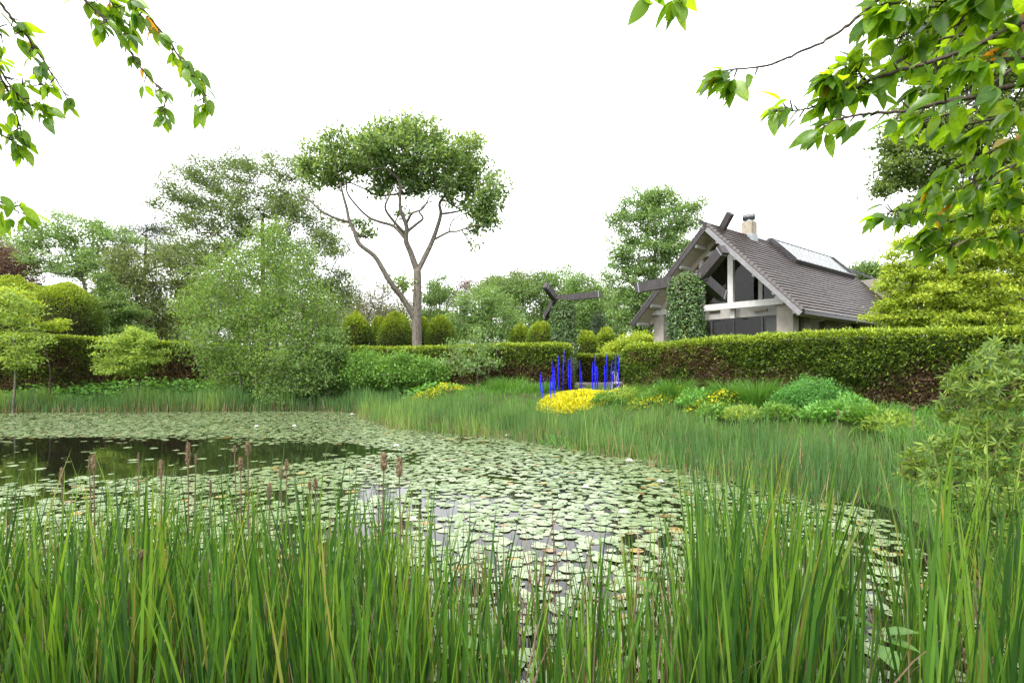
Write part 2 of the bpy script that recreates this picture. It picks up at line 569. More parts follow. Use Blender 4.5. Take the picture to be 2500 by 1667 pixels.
# stepped tile courses
step = slope / N_C
for sgn in (1, -1):
    S = np.array([sgn, 1, 1])
    for i in range(N_C):
        mb = MB()
        p0 = np.array([0, 0, zr]) + ud * (i * step - .03) + un * .0
        p1 = np.array([0, 0, zr]) + ud * ((i + 1) * step + .02) + un * .075
        if i == N_C - 1:
            p1 = p1 + ud * .06
        V, Q = [], []
        nseg = 24 if sgn > 0 else 1
        ys = np.linspace(YF, YB, nseg + 1)
        sag = U(-.006, .006, nseg + 1)
        for k, yv in enumerate(ys):
            o = np.array([0, yv, 0])
            V += [p0 + o - un * .02, p1 + o - un * .075 + un * sag[k], p1 + o + un * (.005 + sag[k]), p0 + o + un * .02]
        for k in range(nseg):
            for c in range(4):
                Q.append((4 * k + c, 4 * k + (c + 1) % 4, 4 * k + 4 + (c + 1) % 4, 4 * k + 4 + c))
        Q += [(0, 3, 2, 1), (4 * nseg, 4 * nseg + 1, 4 * nseg + 2, 4 * nseg + 3)]
        mb.put(np.array(V) * S, Q)
        hpart("tile_course", mb, "tile")
# rounded verge tiles down the front edge
vt = MB()
th = np.linspace(0, np.pi, 6)
V = []
for yy, rr in ((0.0, .105), (step * 1.12, .125)):
    for t in th:
        V.append((math.cos(t) * rr, yy, math.sin(t) * rr))
Q = [(k, k + 1, k + 7, k + 6) for k in range(5)]
vt.put(V, Q).put([V[6 + k] for k in range(6)] + [(0, step * 1.12, 0)], T=[(k, k + 1, 6) for k in range(5)])
vt_me = vt.mesh("verge_tile", M["verge"], False)
ang_d = math.atan2(ze - zr, HW)
for sgn in (1, -1):
    for i in range(N_C):
        p = (np.array([0, YF + .06, zr]) + ud * (i * step) + un * .01) * np.array([sgn, 1, 1])
        o = obj("verge_tile", vt_me, house, tuple(p))
        d_ = Vector((ud[0] * sgn, 0, ud[2])); n3 = Vector((un[0] * sgn, 0, un[2]))
        x_ = d_.cross(n3)
        o.rotation_euler = Matrix((x_, d_, n3)).transposed().to_euler()
# ridge cap and barge boards
mb = MB()
mb.tube([(0, YF - .05, zr + .02), (0, YB, zr + .02)], .11, 8)
hpart("ridge_cap", mb, "verge")
for sgn in (1, -1):
    S = np.array([sgn, 1, 1])
    mb = MB()
    q0, q1 = np.array([0, 0, zr]) - un * .14, np.array([0, 0, zr]) + ud * (slope + .12) - un * .14
    mb.beam((q0 + [0, YF - .03, 0]) * S, (q1 + [0, YF - .03, 0]) * S, .07, .24, (sgn * un[0], 0, un[2]))
    hpart("barge_board", mb, "barge" if sgn > 0 else "dark_beam")
# gutter and eave
mb = MB()
mb.beam((HW + .07, .1, ze - .12), (HW + .07, YB, ze - .12), .14, .16)
hpart("gutter", mb, "dark_metal")
mb = MB()
mb.beam((HW - .22, .2, ze - .16), (HW - .22, YB - .1, ze - .16), .22, .14)
hpart("eave_board", mb, "soffit")
# purlins with white ends poking out of the gable
for sgn in (1, -1):
    for k in range(5):
        s = slope * (.17 + .2 * k)
        c = (np.array([0, 0, zr]) + ud * s - un * .29)
        mb = MB()
        mb.beam((c + [0, .08, 0]) * [sgn, 1, 1], (c + [0, 2.55, 0]) * [sgn, 1, 1], .14, .17, (sgn * un[0], 0, un[2]))
        hpart("purlin", mb, "white_wood")
# rafters under the overhang, inside the gable frame
AW = 1.3                                                    # wall plane of posts and beam
for sgn in (1, -1):
    for yy in (AW, 2.35):
        mb = MB()
        c0 = np.array([0, yy, zr - .30]) - un * .12
        c1 = np.array([0, yy, zr - .30]) + ud * (slope - .55) - un * .12
        mb.beam(c0 * [sgn, 1, 1], c1 * [sgn, 1, 1], .2, .3, (sgn * un[0], 0, un[2]))
        hpart("rafter", mb, "soffit")


def wall_rect(name, px0, px1, ztop, zbot, a, depth, mat, parent=None):
    x0, _ = HLoc(px0, 800, a)
    x1, _ = HLoc(px1, 800, a)
    mb = MB()
    mb.box((x0, a, zbot), (x1, a + depth, ztop))
    return hpart(name, mb, mat, parent)


# white tie beam
xb0, zb0 = HLoc(1600, 768, AW - .1)
xb1, zb1 = HLoc(1914, 733, AW - .1)
zt_l, zt_r = HLoc(1723, 746, AW - .1)[1], HLoc(1908, 725, AW - .1)[1]
zb_l, zb_r = HLoc(1720, 755, AW - .1)[1], HLoc(1899, 743, AW - .1)[1]
ztb, zbb = (zt_l + zt_r) / 2, (zb_l + zb_r) / 2 - .05
mb = MB()
mb.box((xb0 - .1, AW - .12, zbb), (xb1, AW + .10, ztb))
hpart("tie_beam", mb, "white_wood")
# posts of the gable
zr_at = lambda x: zr - KS * abs(x) - .3
for p0, p1, a in ((1778, 1791, AW), (1708, 1717, AW)):
    x0, x1 = HLoc(p0, 700, a)[0], HLoc(p1, 700, a)[0]
    mb = MB()
    mb.box((x0, a - .08, ztb - .01), (x1, a + .12, zr_at((x0 + x1) / 2)))
    hpart("gable_post", mb, "white_wood")
    mb = MB()
    mb.box((x0 + .03, a + .14, zbb - .5), (x1 - .03, a + .3, ztb - .03))
    hpart("lower_post", mb, "grey_wood")
xl, zl = HLoc(1708, 628, AW)
xr_, _ = HLoc(1779, 620, AW)
mb = MB()
mb.box((xl, AW - .06, zl - .05), (xr_ - .003, AW + .08, zl + .2))
hpart("collar_tie", mb, "white_wood")
# pillars
for p0, p1, dep, capx in ((1896, 1936, .62, .1), (1596, 1620, .62, .1)):
    x0, x1 = HLoc(p0, 780, AW - .15)[0], HLoc(p1, 780, AW - .15)[0]
    ztop = zbb - .02
    mb = MB()
    mb.box((x0, AW - .15, -.3), (x1, AW - .15 + dep, ztop))
    o = hpart("pillar", mb, "stucco")
    mb = MB()
    mb.box((x0 - .02, AW - .35, ztop + .002), (x0 + .42, AW + .5, ztop + .42))
    hpart("beam_end", mb, "white_wood")
    mb = MB()
    mb.box((x0 + .45, AW - .05, ztop + .002), (x1 + .1, AW + .45, ztop + .38))
    hpart("plate_end", mb, "soffit")
# lower grey beam, windows below it
AG = 2.2
xg0, xg1 = HLoc(1604, 760, AG)[0], HLoc(1900, 760, AG)[0] + .25
zg1 = HLoc(1800, 753, AG)[1]
zg0 = HLoc(1800, 776, AG)[1]
mb = MB()
mb.box((xg0, AG - .1, zg0), (xg1, AG + .15, zg1))
lb = hpart("lintel_beam", mb, "grey_wood")
for px in (1745, 1858):
    xq, zq = HLoc(px, 757, AG - .12)
    mb = MB()
    mb.box((xq - .35, AG - .24, zq - .06), (xq + .35, AG - .105, zq + .04))
    hpart("bracket", mb, "soffit")
cuts = [xg0, HLoc(1738, 800, AG)[0], HLoc(1791, 800, AG)[0], HLoc(1861, 800, AG)[0], xg1]
for i in range(4):
    a0, a1 = cuts[i] + .05, cuts[i + 1] - .05
    mb = MB()
    mb.box((a0, AG + .01, -.2), (a1, AG + .03, zg0 - .003))
    w = hpart("window", mb, "glass")
    mb = MB()
    for (b0, b1, c0, c1) in ((a0 - .05, a0 + .01, -.2, zg0 - .003), (a1 - .01, a1 + .05, -.2, zg0 - .003), (a0 + .01, a1 - .01, zg0 - .1, zg0 - .003)):
        mb.box((b0 + .001, AG - .03, c0), (b1 - .001, AG + .07, c1))
    hpart("window_frame", mb, "dark_metal", w)
# curtain behind the right pane
xc = np.linspace(cuts[3] + .02, cuts[4] - .1, 60)
V, Q = [], []
for k, x in enumerate(xc):
    yv = AG + .35 + .05 * math.sin(k * 1.3)
    V += [(x, yv, -.2), (x, yv, zg0 - .05)]
for k in range(59):
    Q.append((2 * k, 2 * k + 2, 2 * k + 3, 2 * k + 1))
hpart("curtain", MB().put(V, Q), "curtain", None, True)
# glazing of the gable triangle with its mullion
AGZ = 2.75
xm0, xm1 = HLoc(1853, 700, AGZ)[0], HLoc(1863, 700, AGZ)[0]
mb = MB()
mb.box((xm0, AGZ - .08, zg1 + .004), (xm1, AGZ + .08, zr_at(xm0) - .02))
hpart("mullion", mb, "grey_wood")
edges = [-HW + .9, HLoc(1716, 700, AGZ)[0], HLoc(1786, 700, AGZ)[0], xm0 - .005, xm1 + .005, HW - .75]
for (e0, e1) in ((edges[0], edges[1] - .02), (edges[1] + .02, edges[2] - .02), (edges[2] + .02, edges[3]), (edges[4], edges[5])):
    top = lambda x: zr - KS * abs(x) - .22
    xs = [e0] + ([0.0] if e0 < 0 < e1 else []) + [e1]
    V = []
    for yy in (AGZ, AGZ + .02):
        V += [(x, yy, zg1 + .004) for x in xs] + [(x, yy, max(top(x), zg1 + .02)) for x in xs]
    n = len(xs)
    Q = []
    for k in range(n - 1):
        Q += [(k, k + 1, n + k + 1, n + k), (2 * n + k, 3 * n + k, 3 * n + k + 1, 2 * n + k + 1)]
    hpart("gable_pane", MB().put(V, Q), "glass")
# floor of the loft ledge between lintel and gable glazing
mb = MB()
mb.box((xg0 + .1, AG + .16, zg1 - .1), (xg1 - .1, AGZ + .1, zg1))
hpart("ledge", mb, "grey_wood")
# side walls, back wall and inside
xw = HW - 1.25
side = [(1.95, 2.75, "glass"), (2.78, 4.6, "stucco"), (4.62, 5.5, "interior"), (5.52, 9.0, "stucco"), (9.02, 10.0, "interior"), (10.02, 17.6, "stucco")]
for y0, y1, mt in side:
    mb = MB()
    mb.box((xw, y0, -.3), (xw + .2 if mt == "stucco" else xw + .06, y1, zr - KS * xw - .26))
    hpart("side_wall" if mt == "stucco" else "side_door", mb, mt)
mb = MB()
mb.box((-HW + 1.1, AG, -.3), (-HW + 1.3, 17.6, zr - KS * (HW - 1.2) - .3))
hpart("far_wall", mb, "stucco")
xs = [-HW + 1.1, 0, HW - 1.1]
V = []
for yy in (9.0, 9.2):
    V += [(x, yy, -.3) for x in xs] + [(x, yy, zr - KS * abs(x) - .25) for x in xs]
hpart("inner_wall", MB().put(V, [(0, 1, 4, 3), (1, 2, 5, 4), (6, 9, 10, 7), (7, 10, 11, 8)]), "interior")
mb = MB()
mb.box((-HW + 1.2, AGZ + .1, -.25), (HW - 1.2, 9.0, -.1))
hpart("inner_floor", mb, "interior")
# eave brackets on the right side
for yy in (3.3, 6.6, 9.9):
    V = [(xw + .2, yy, ze - .45), (HW - .3, yy, ze - .28), (xw + .2, yy, ze + .34), (xw + .2, yy + .2, ze - .45), (HW - .3, yy + .2, ze - .28), (xw + .2, yy + .2, ze + .34)]
    hpart("eave_bracket", MB().put(V, [(0, 3, 4, 1), (1, 4, 5, 2), (0, 2, 5, 3)], [(0, 1, 2), (3, 5, 4)]), "soffit")
# chimney with cowl
xa, ya, za = HRoof(1838, 588)
cx0, cyc = .05, ya
wch = .62
mb = MB()
ztc = HLoc(1840, 541, cyc)[1]
mb.box((cx0 - wch / 2, cyc - wch / 2, zr - .5), (cx0 + wch / 2, cyc + wch / 2, ztc))
ch = hpart("chimney", mb, "concrete")
mb = MB()
mb.box((cx0 - wch / 2 - .03, cyc - wch / 2 - .03, zr - .35), (cx0 + wch / 2 + .05, cyc + wch / 2 + .03, zr + .12))
hpart("flashing", mb, "lead", ch)
mb = MB()
mb.box((cx0 - .26, cyc - .26, ztc + .002), (cx0 + .26, cyc + .26, ztc + .05))
mb.tube([(cx0, cyc, ztc + .05), (cx0, cyc, ztc + .2)], .14, 12)
hpart("chimney_cap", mb, "lead", ch)
mb = MB()
cd = np.array([-.9, -.42, .0]) / 1.0
tt = np.linspace(0, 1, 5)[:, None]
pc = np.array([cx0, cyc, ztc + .30])
mb.tube(pc + (tt - .62) * np.array([-.55, -.16, 0]) * -1, [.17, .2, .2, .2, .17], 14)
mb.tube(pc + (tt - .5) * np.array([-.5, -.14, 0]) * 1.1, .2, 14, cap=False)
hpart("cowl", mb, "dark_metal", ch, True)
# slanting beam that pierces the ridge
x0, z0 = HLoc(1757, 566, 1.55)
x1, z1 = HLoc(1785, 521, 1.4)
mb = MB()
mb.beam((x0, 1.55, z0 - .1), (x1, 1.35, z1), .30, .34, (-1, 0, .6))
hpart("ridge_beam", mb, "dark_beam")
x0, z0 = HLoc(1713, 550, 0)
mb = MB()
mb.beam((.12, .06, zr - .1), (-.28, -.12, zr + .2), .16, .2, (.4, 0, 1))
hpart("ridge_horn", mb, "dark_beam")
# raised skylight along the ridge: frame and single panes
sxa, sya, sza = HRoof(1937.5, 632, .25)
sxb, syb, szb = HRoof(2086, 675, .25)
sk0, sk1, skx = sya, min(syb, HL_ - .5), (sxa + sxb) / 2
lift = np.array([KS, 0, 1]) / math.hypot(KS, 1) * .22
sk = MB()
for sgn in (1, -1):
    S = np.array([sgn, 1, 1])
    pr = np.array([0, 0, zr + .30])
    pe = np.array([skx, 0, zr - KS * skx + .30])
    for yy in (sk0, sk1):
        sk.beam((pr + [0, yy, -.06]) * S, (pe + [0, yy, -.06]) * S, .10, .34, (sgn * un[0], 0, un[2]))
    sk.beam((pe + [.02, sk0 - .05, -.16]) * S, (pe + [.02, sk1 + .05, -.16]) * S, .12, .36, (sgn * un[0], 0, un[2]))
sk.beam((0, sk0 - .05, zr + .32), (0, sk1 + .05, zr + .32), .10, .08)
skyl = hpart("skylight_frame", sk, "dark_metal")
NP_ = 15
for k in range(NP_):
    y0 = sk0 + (sk1 - sk0) * k / NP_ + .03
    y1 = sk0 + (sk1 - sk0) * (k + 1) / NP_ - .03
    mb = MB()
    a, b = np.array([.04, 0, zr + .29]), np.array([skx, 0, zr - KS * skx + .29])
    mb.put([a + [0, y0, 0], b + [0, y0, 0], b + [0, y1, 0], a + [0, y1, 0]], [(0, 1, 2, 3)])
    pane = hpart("skylight_pane", mb, "skyglass", skyl)
    mb = MB()
    mb.beam(a + [0, y1 + .03, .02], b + [0, y1 + .03, .02], .022, .03, un)
    hpart("glazing_bar", mb, "lead", skyl)
# light shaft lining under the glass so the skylight does not look into the roof tiles
mb = MB()
mb.put([(.03, sk0 + .05, zr + .21), (skx - .05, sk0 + .05, zr - KS * (skx - .05) + .21), (skx - .05, sk1 - .05, zr - KS * (skx - .05) + .21), (.03, sk1 - .05, zr + .21)], [(0, 1, 2, 3)])
hpart("skylight_blind", mb, "white_wood", skyl)
# glass lantern of the rear wing just behind the ridge
xq, zq = HLoc(2092, 660, HL_ + 1.2)
mb = MB()
V = [(xq - 1.2, HL_ + .3, zq + .5), (xq + 1.3, HL_ + .3, zq - .9), (xq + 1.3, HL_ + 3.5, zq - .9), (xq - 1.2, HL_ + 3.5, zq + .5)]
mb.put(V, [(0, 1, 2, 3)])
hpart("lantern_pane", mb, "skyglass")
mb = MB()
for a_, b_ in ((0, 1), (1, 2), (2, 3), (3, 0)):
    mb.beam(V[a_], V[b_], .07, .07)
mb.beam(np.add(V[0], V[3]) / 2, np.add(V[1], V[2]) / 2, .05, .06)
hpart("lantern_frame", mb, "dark_metal")
mb = MB()
mb.box((-HW + 1.2, HL_ - .3, -.3), (HW - 1.3, HL_ + 3.6, zq - 1.0))
hpart("rear_wing", mb, "stucco")

# ------------------------------------------------------------------ ivy columns with dark beams
def ivy_column(label, px, Y, wpx, ytop, hub, ends, bw):
    base = P(px, 880, Y)
    g = gz(base[0], base[1])
    r = wpx / 2 / FPX * Y
    ztop = P(px, ytop, Y)[2]
    t = thing("ivy_column", label, "garden sculpture", (base[0], base[1], g), 0, "ivy columns with crossed beams")
    H = ztop - g
    mb = MB()
    mb.tube([(0, 0, -.1), (0, 0, H * .5), (0, 0, H - r * 1.0), (0, 0, H - r * .3)], [r * .7, r * .7, r * .68, r * .35], 12)
    mb.build("post", M["yew_core"], t)
    N = 10000
    # leaves on the shaft and its rounded head
    z = U(0, H, N)
    an = U(0, 2 * np.pi, N)
    lump = noise(np.stack([np.cos(an) * 1.5, np.sin(an) * 1.5, z], -1), .6, 3)
    zh = np.clip((z - (H - r * 1.35)) / (r * 1.35), 0, 1)
    rr = r * (.76 + .36 * lump) * np.sqrt(np.clip(1 - zh ** 2.2, 0, 1)) * U(.86, 1.06, N)
    c = np.stack([np.cos(an) * rr, np.sin(an) * rr, z], -1)
    o = nrm(np.stack([np.cos(an), np.sin(an), .25 + 1.5 * zh], -1))
    d = nrm(rdir(N) * .7 + np.array([0, 0, -.8]) + o * .3)
    V, Q = leaves(c, d, nrm(o + rdir(N) * .55), U(.065, .125, N), U(.06, .11, N), .05)
    obj("ivy", mesh("ivy", V, Q, rnd=np.clip(U(0, .85, N) + .22 * zh * U(0, 1, N), 0, 1), mat=M["ivy"]), t)
    org = np.array([base[0], base[1], g])
    for (ex, ey, dY) in ends:
        h0 = P(hub[0], hub[1], Y) - org
        e0 = P(ex, ey, Y + dY) - org
        mb = MB()
        dn = nrm(e0 - h0)
        upv = np.array([0, 0, 1.0]) if abs(dn[2]) < .6 else np.array([-dn[0], 0, .2])
        mb.beam(h0 - dn * .25, e0, bw * .8, bw, upv)
        b = mb.build("beam", M["dark_beam"], t)
        mb = MB()
        mb.beam(e0 - dn * .16, e0 - dn * .13, bw * .84, bw * 1.04, upv)
        mb.build("band", M["lead"], b)


ivy_column("thick ivy-covered column with three dark beams before the house gable", 1675, 24.0, 93, 664, (1712, 676), [(1550, 704, .6), (1768, 608, -1.2), (1766, 724, 1.0)], .44)
ivy_column("slimmer ivy-covered column with three dark beams behind the blue rods", 1376, 34.5, 63, 728, (1356, 730), [(1467, 718, -.6), (1331, 696, -1.0), (1331, 776, 1.5)], .38)

# ------------------------------------------------------------------ clipped hedges
def resample(path, n):
    path = np.asarray(path, float)
    seg = np.r_[0, np.cumsum(np.linalg.norm(np.diff(path[:, :2], axis=0), axis=1))]
    t = np.linspace(0, seg[-1], n)
    return np.stack([np.interp(t, seg, path[:, k]) for k in range(path.shape[1])], 1), seg[-1]


def hedge(label, path, thick, N, size, brown=.5, seed=1, green_x=None, floor=None):
    p, Ltot = resample(path, 120)
    # soften corners
    for _ in range(6):
        p[1:-1] = p[1:-1] * .5 + (p[:-2] + p[2:]) * .25
    tg = nrm(np.gradient(p[:, :2], axis=0))
    nn = np.stack([tg[:, 1], -tg[:, 0]], 1)
    gz_ = ground_z(p[:, 0], p[:, 1])
    if floor is not None:
        gz_ = np.full_like(gz_, floor)
    org = np.array([p[60, 0], p[60, 1], gz_[60]])
    t = thing("clipped_hedge", label, "hedge", tuple(org))
    # solid twig-brown core, added to block light through the hedge
    n = len(p)
    V = []
    for i in range(n):
        f = p[i, :2] - nn[i] * .16
        b = p[i, :2] - nn[i] * thick
        V += [(f[0], f[1], gz_[i] - .1), (b[0], b[1], gz_[i] - .1), (b[0], b[1], p[i, 2] - .14), (f[0], f[1], p[i, 2] - .14)]
    V = np.array(V) - org
    Q = []
    for i in range(n - 1):
        for c in range(4):
            Q.append((4 * i + c, 4 * i + 4 + c, 4 * i + 4 + (c + 1) % 4, 4 * i + (c + 1) % 4))
    Q += [(0, 1, 2, 3), (4 * n - 4, 4 * n - 1, 4 * n - 2, 4 * n - 3)]
    obj("twig_light_block", mesh("twig_light_block", V, Q, mat=M["yew_core"]), t)
    # sprigs
    hmean = float(np.mean(p[:, 2] - gz_))
    ft = thick / (thick + hmean) * .8
    s = U(0, n - 1.001, N)
    i = s.astype(int)
    fr = (s - i)[:, None]
    q = p[i] * (1 - fr) + p[i + 1] * fr
    nv = nrm(nn[i] * (1 - fr) + nn[i + 1] * fr)
    g = gz_[i]
    top = U(0, 1, N) < ft
    v = U(0, 1, N)
    z = np.where(top, q[:, 2], g + (q[:, 2] - g) * v)
    pos = np.stack([q[:, 0], q[:, 1], z], -1)
    lump = noise(pos, .55, seed) - .5
    fine = noise(pos, .17, seed + 1) - .5
    inw = np.where(top, v * thick, 0) - .0
    # rounded shoulder
    dz = np.clip((z - (q[:, 2] - .18)) / .18, 0, 1)
    inw = inw + np.where(top, 0, .10 * dz ** 2)
    bulge = lump * .24 + fine * .12 + U(-.10, .02, N) + np.where(U(0, 1, N) < .035, U(.02, .2, N), 0)
    xy = q[:, :2] - nv * (inw - np.where(top, 0, bulge))[:, None]
    zz = np.where(top, z + bulge * .55 - .08 * np.clip(1 - v * thick / .2, 0, 1) ** 2, z)
    c = np.stack([xy[:, 0], xy[:, 1], zz], -1) - org
    on = np.where(top[:, None], np.array([0, 0, 1.0]), np.stack([nv[:, 0], nv[:, 1], np.full(N, .25) + dz * .8], -1))
    d = nrm(nrm(on) * .8 + rdir(N) * .9 + np.array([0, 0, .15]))
    V, Q = leaves(c, d, nrm(rdir(N) * .7 + np.array([0, 0, 1.0])), size * U(.6, 1.3, N), size * U(.28, .5, N), .1)
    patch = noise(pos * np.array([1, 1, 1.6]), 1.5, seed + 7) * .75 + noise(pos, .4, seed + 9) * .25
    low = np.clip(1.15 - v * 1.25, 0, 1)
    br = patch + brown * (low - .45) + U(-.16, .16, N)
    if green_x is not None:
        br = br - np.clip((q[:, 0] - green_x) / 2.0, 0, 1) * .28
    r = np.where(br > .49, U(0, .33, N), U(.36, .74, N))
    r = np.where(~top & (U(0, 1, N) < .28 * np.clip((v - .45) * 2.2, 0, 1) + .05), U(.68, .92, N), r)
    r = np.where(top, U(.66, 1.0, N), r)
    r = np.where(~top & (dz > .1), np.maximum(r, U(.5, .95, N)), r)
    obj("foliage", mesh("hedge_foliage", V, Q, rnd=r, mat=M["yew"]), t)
    return t


def hp(lst):
    """hedge path from photograph columns, top rows and distances"""
    return [tuple(P(x, y, Y)) for x, y, Y in lst]


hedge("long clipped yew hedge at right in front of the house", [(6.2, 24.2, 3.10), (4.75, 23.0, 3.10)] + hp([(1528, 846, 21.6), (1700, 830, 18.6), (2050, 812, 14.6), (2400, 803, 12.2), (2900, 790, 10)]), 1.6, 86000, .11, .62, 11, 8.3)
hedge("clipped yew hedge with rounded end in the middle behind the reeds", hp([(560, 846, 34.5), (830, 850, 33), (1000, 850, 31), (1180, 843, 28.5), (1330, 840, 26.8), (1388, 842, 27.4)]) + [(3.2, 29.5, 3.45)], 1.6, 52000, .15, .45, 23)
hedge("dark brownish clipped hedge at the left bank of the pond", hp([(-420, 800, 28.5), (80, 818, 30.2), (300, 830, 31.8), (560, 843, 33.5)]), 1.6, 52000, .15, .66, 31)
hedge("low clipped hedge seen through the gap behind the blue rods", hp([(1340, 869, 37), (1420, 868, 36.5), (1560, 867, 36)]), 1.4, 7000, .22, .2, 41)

# ------------------------------------------------------------------ clipped yew domes
def dome_mesh(seed, r_, H_):
    N = int(2600 + 1500 * r_ * H_)
    u = U(0, 1, N)
    an = U(0, 2 * np.pi, N)
    # profile: straight sides, round head (unit radius, unit height)
    s = u * 1.45
    zz = np.where(s < .62, s, .62 + .38 * np.sin(np.clip((s - .62) / .83, 0, 1) * np.pi / 2))
    rr = np.where(s < .62, .93 + .07 * s / .62, np.cos(np.clip((s - .62) / .83, 0, 1) * np.pi / 2))
    q = np.stack([np.cos(an) * rr, np.sin(an) * rr, zz], -1)
    k = .93 + .09 * noise(q * [1, 1, 2], .28, seed) + U(-.06, .03, N)
    c = q * np.stack([k, k, np.where(zz > .6, k, 1)], -1)
    o = nrm(np.stack([np.cos(an) * rr, np.sin(an) * rr, np.where(zz > .6, (zz - .6) * 3, .1)], -1))
    d = nrm(o + rdir(N) * .8)
    V, Q = leaves(c * [r_, r_, H_], d, nrm(rdir(N) + np.array([0, 0, .8])), U(.10, .2, N), U(.05, .085, N))
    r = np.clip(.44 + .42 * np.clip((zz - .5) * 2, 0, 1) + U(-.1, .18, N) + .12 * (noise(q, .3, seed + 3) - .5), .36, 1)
    return mesh("dome_foliage", V, Q, rnd=r, mat=M["yew"])


core = MB()  # solid core as in the hedges, blocks light through the foliage
core.tube([(0, 0, -.05), (0, 0, .6), (0, 0, .8), (0, 0, .9)], [.85, .85, .6, .25], 12)
core_me = core.mesh("dome_core", M["yew_core"])
domes = [(155, 76, 690, 36, "big round clipped yew dome above the left hedge"),
         (36, 66, 679, 38.5, "clipped yew dome partly behind the big dome at far left"),
         (868, 37, 766, 40, "clipped yew dome beside the willow, left of the tall tree"),
         (925, 20, 773, 43, "narrow clipped dome at the left of the middle row"),
         (966, 43, 769, 39.5, "wide clipped dome just left of the tall tree trunk"),
         (1030, 27, 775, 42, "clipped dome right behind the tall tree trunk"),
         (1075, 36, 773, 39.5, "clipped dome at the right end of the middle row"),
         (1271, 31, 795, 41, "clipped dome left of a twin, near the slim ivy column"),
         (1319, 34, 789, 37.5, "rounded clipped dome touching the slim ivy column"),
         (1433, 27, 811, 40, "clipped dome right of the slim ivy column"),
         (1479, 27, 803, 41.5, "clipped dome beside the right hedge end")]
for k, (px, hw, ty, Y, lab) in enumerate(domes):
    b = P(px, 900, Y)
    g = gz(b[0], b[1])
    t = thing("topiary_dome", lab, "topiary", (b[0], b[1], g), k * 1.1, "clipped yew domes")
    r = hw / FPX * Y
    H = P(px, ty, Y)[2] - g
    obj("twig_light_block", core_me, t, scale=(r, r, H))
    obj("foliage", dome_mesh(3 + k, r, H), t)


# ------------------------------------------------------------------ trees
def net(trunks, tips, r_tip, expo=.45, wig=.12, up=.5):
    """branches from trunk polylines to every tip; returns list of (p0,p1,r0,r1) edges"""
    pts, par, fixed = [], [], []
    for tr in trunks:
        path = np.asarray(tr["p"], float)
        link = tr.get("link", -1)
        if link == "near":
            q = np.array(pts)
            link = int(np.argmin(np.linalg.norm(q - path[0], axis=1)))
        for j, q in enumerate(path):
            par.append(link if j == 0 else len(pts) - 1)
            pts.append(q)
            fixed.append(tr["r"][0] + (tr["r"][1] - tr["r"][0]) * j / max(1, len(path) - 1))
    cen = np.mean(tips, axis=0)
    order = np.argsort(np.linalg.norm(tips - np.array(pts[0]), axis=1))
    tipid = []
    first_free = 1 if len(pts) > 2 else 0
    for o in order:
        tp = tips[o]
        q = np.array(pts)
        dd = tp - q
        dist = np.linalg.norm(dd, axis=1)
        cost = dist * (1 + up * np.clip(-dd[:, 2] / (dist + .01), 0, 1)) + .02 * dist ** 2
        cost[:first_free] += 5
        i = int(np.argmin(cost))
        nseg = int(np.clip(dist[i] / .9, 1, 5))
        prev = i
        for s in range(1, nseg + 1):
            f = s / nseg
            pos = q[i] + dd[i] * f + np.array([0, 0, .10 * dist[i] * math.sin(math.pi * f)])
            if s < nseg:
                pos = pos + rng.normal(size=3) * wig * min(1, dist[i] * .4)
            par.append(prev)
            pts.append(pos)
            fixed.append(0)
            prev = len(pts) - 1
        tipid.append(prev)
    n = len(pts)
    cnt = np.zeros(n)
    for t in tipid:
        cnt[t] += 1
    for i in range(n - 1, -1, -1):
        if par[i] >= 0:
            cnt[par[i]] += cnt[i]
    rad = np.maximum(r_tip * np.maximum(cnt, 1) ** expo, fixed)
    for i in range(n):
        if fixed[i]:
            rad[i] = fixed[i]
        elif par[i] >= 0:
            rad[i] = min(rad[i], rad[par[i]] * .93)
    P_ = np.array(pts)
    return P_, np.array(par), rad


def edges_mesh(mb, Pn, par, rad, org, sides=5, skip=0):
    idx = np.where(par >= 0)[0]
    idx = idx[idx >= skip]
    a, b = Pn[par[idx]] - org, Pn[idx] - org
    ra, rb = rad[par[idx]], rad[idx]
    ra = np.minimum(ra, rb * 1.7)
    d = nrm(b - a)
    ref = np.where(np.abs(d[:, 2:3]) > .8, np.array([[1.0, .2, 0]]), np.array([[0, 0, 1.0]]))
    u = nrm(np.cross(d, ref))
    v = np.cross(d, u)
    th = np.arange(sides) * 2 * np.pi / sides
    ring = u[:, None] * np.cos(th)[None, :, None] + v[:, None] * np.sin(th)[None, :, None]
    V = np.concatenate([a[:, None] + ring * ra[:, None, None], (b + d * .02)[:, None] + ring * rb[:, None, None]], 1)
    j = np.arange(sides)
    k = (j + 1) % sides
    q = np.stack([j, k, sides + k, sides + j], -1)
    Q = (np.arange(len(idx))[:, None, None] * 2 * sides + q[None]).reshape(-1, 4)
    mb.put(V.reshape(-1, 3), Q)


def smooth_path(pts, n=4):
    """Catmull-Rom through the points"""
    p = np.asarray(pts, float)
    e = np.vstack([2 * p[0] - p[1], p, 2 * p[-1] - p[-2]])
    out = []
    for i in range(1, len(e) - 2):
        for t in np.linspace(0, 1, n, endpoint=False):
            out.append(.5 * ((2 * e[i]) + (-e[i - 1] + e[i + 1]) * t + (2 * e[i - 1] - 5 * e[i] + 4 * e[i + 1] - e[i + 2]) * t * t
                             + (-e[i - 1] + 3 * e[i] - 3 * e[i + 1] + e[i + 2]) * t ** 3))
    out.append(p[-1])
    return np.array(out)


PERS = {'oak_tree': 1, 'maple_tree': 1.2, 'feathery_shrub': 1.3, 'wispy_tree': 2.1, 'spruce_tree': 1, 'dark_oak_tree': 1.9, 'willow_shrub': 1.15, 'sapling': 1, 'dogwood_tree': 1.1, 'pine_tree': 1.2}


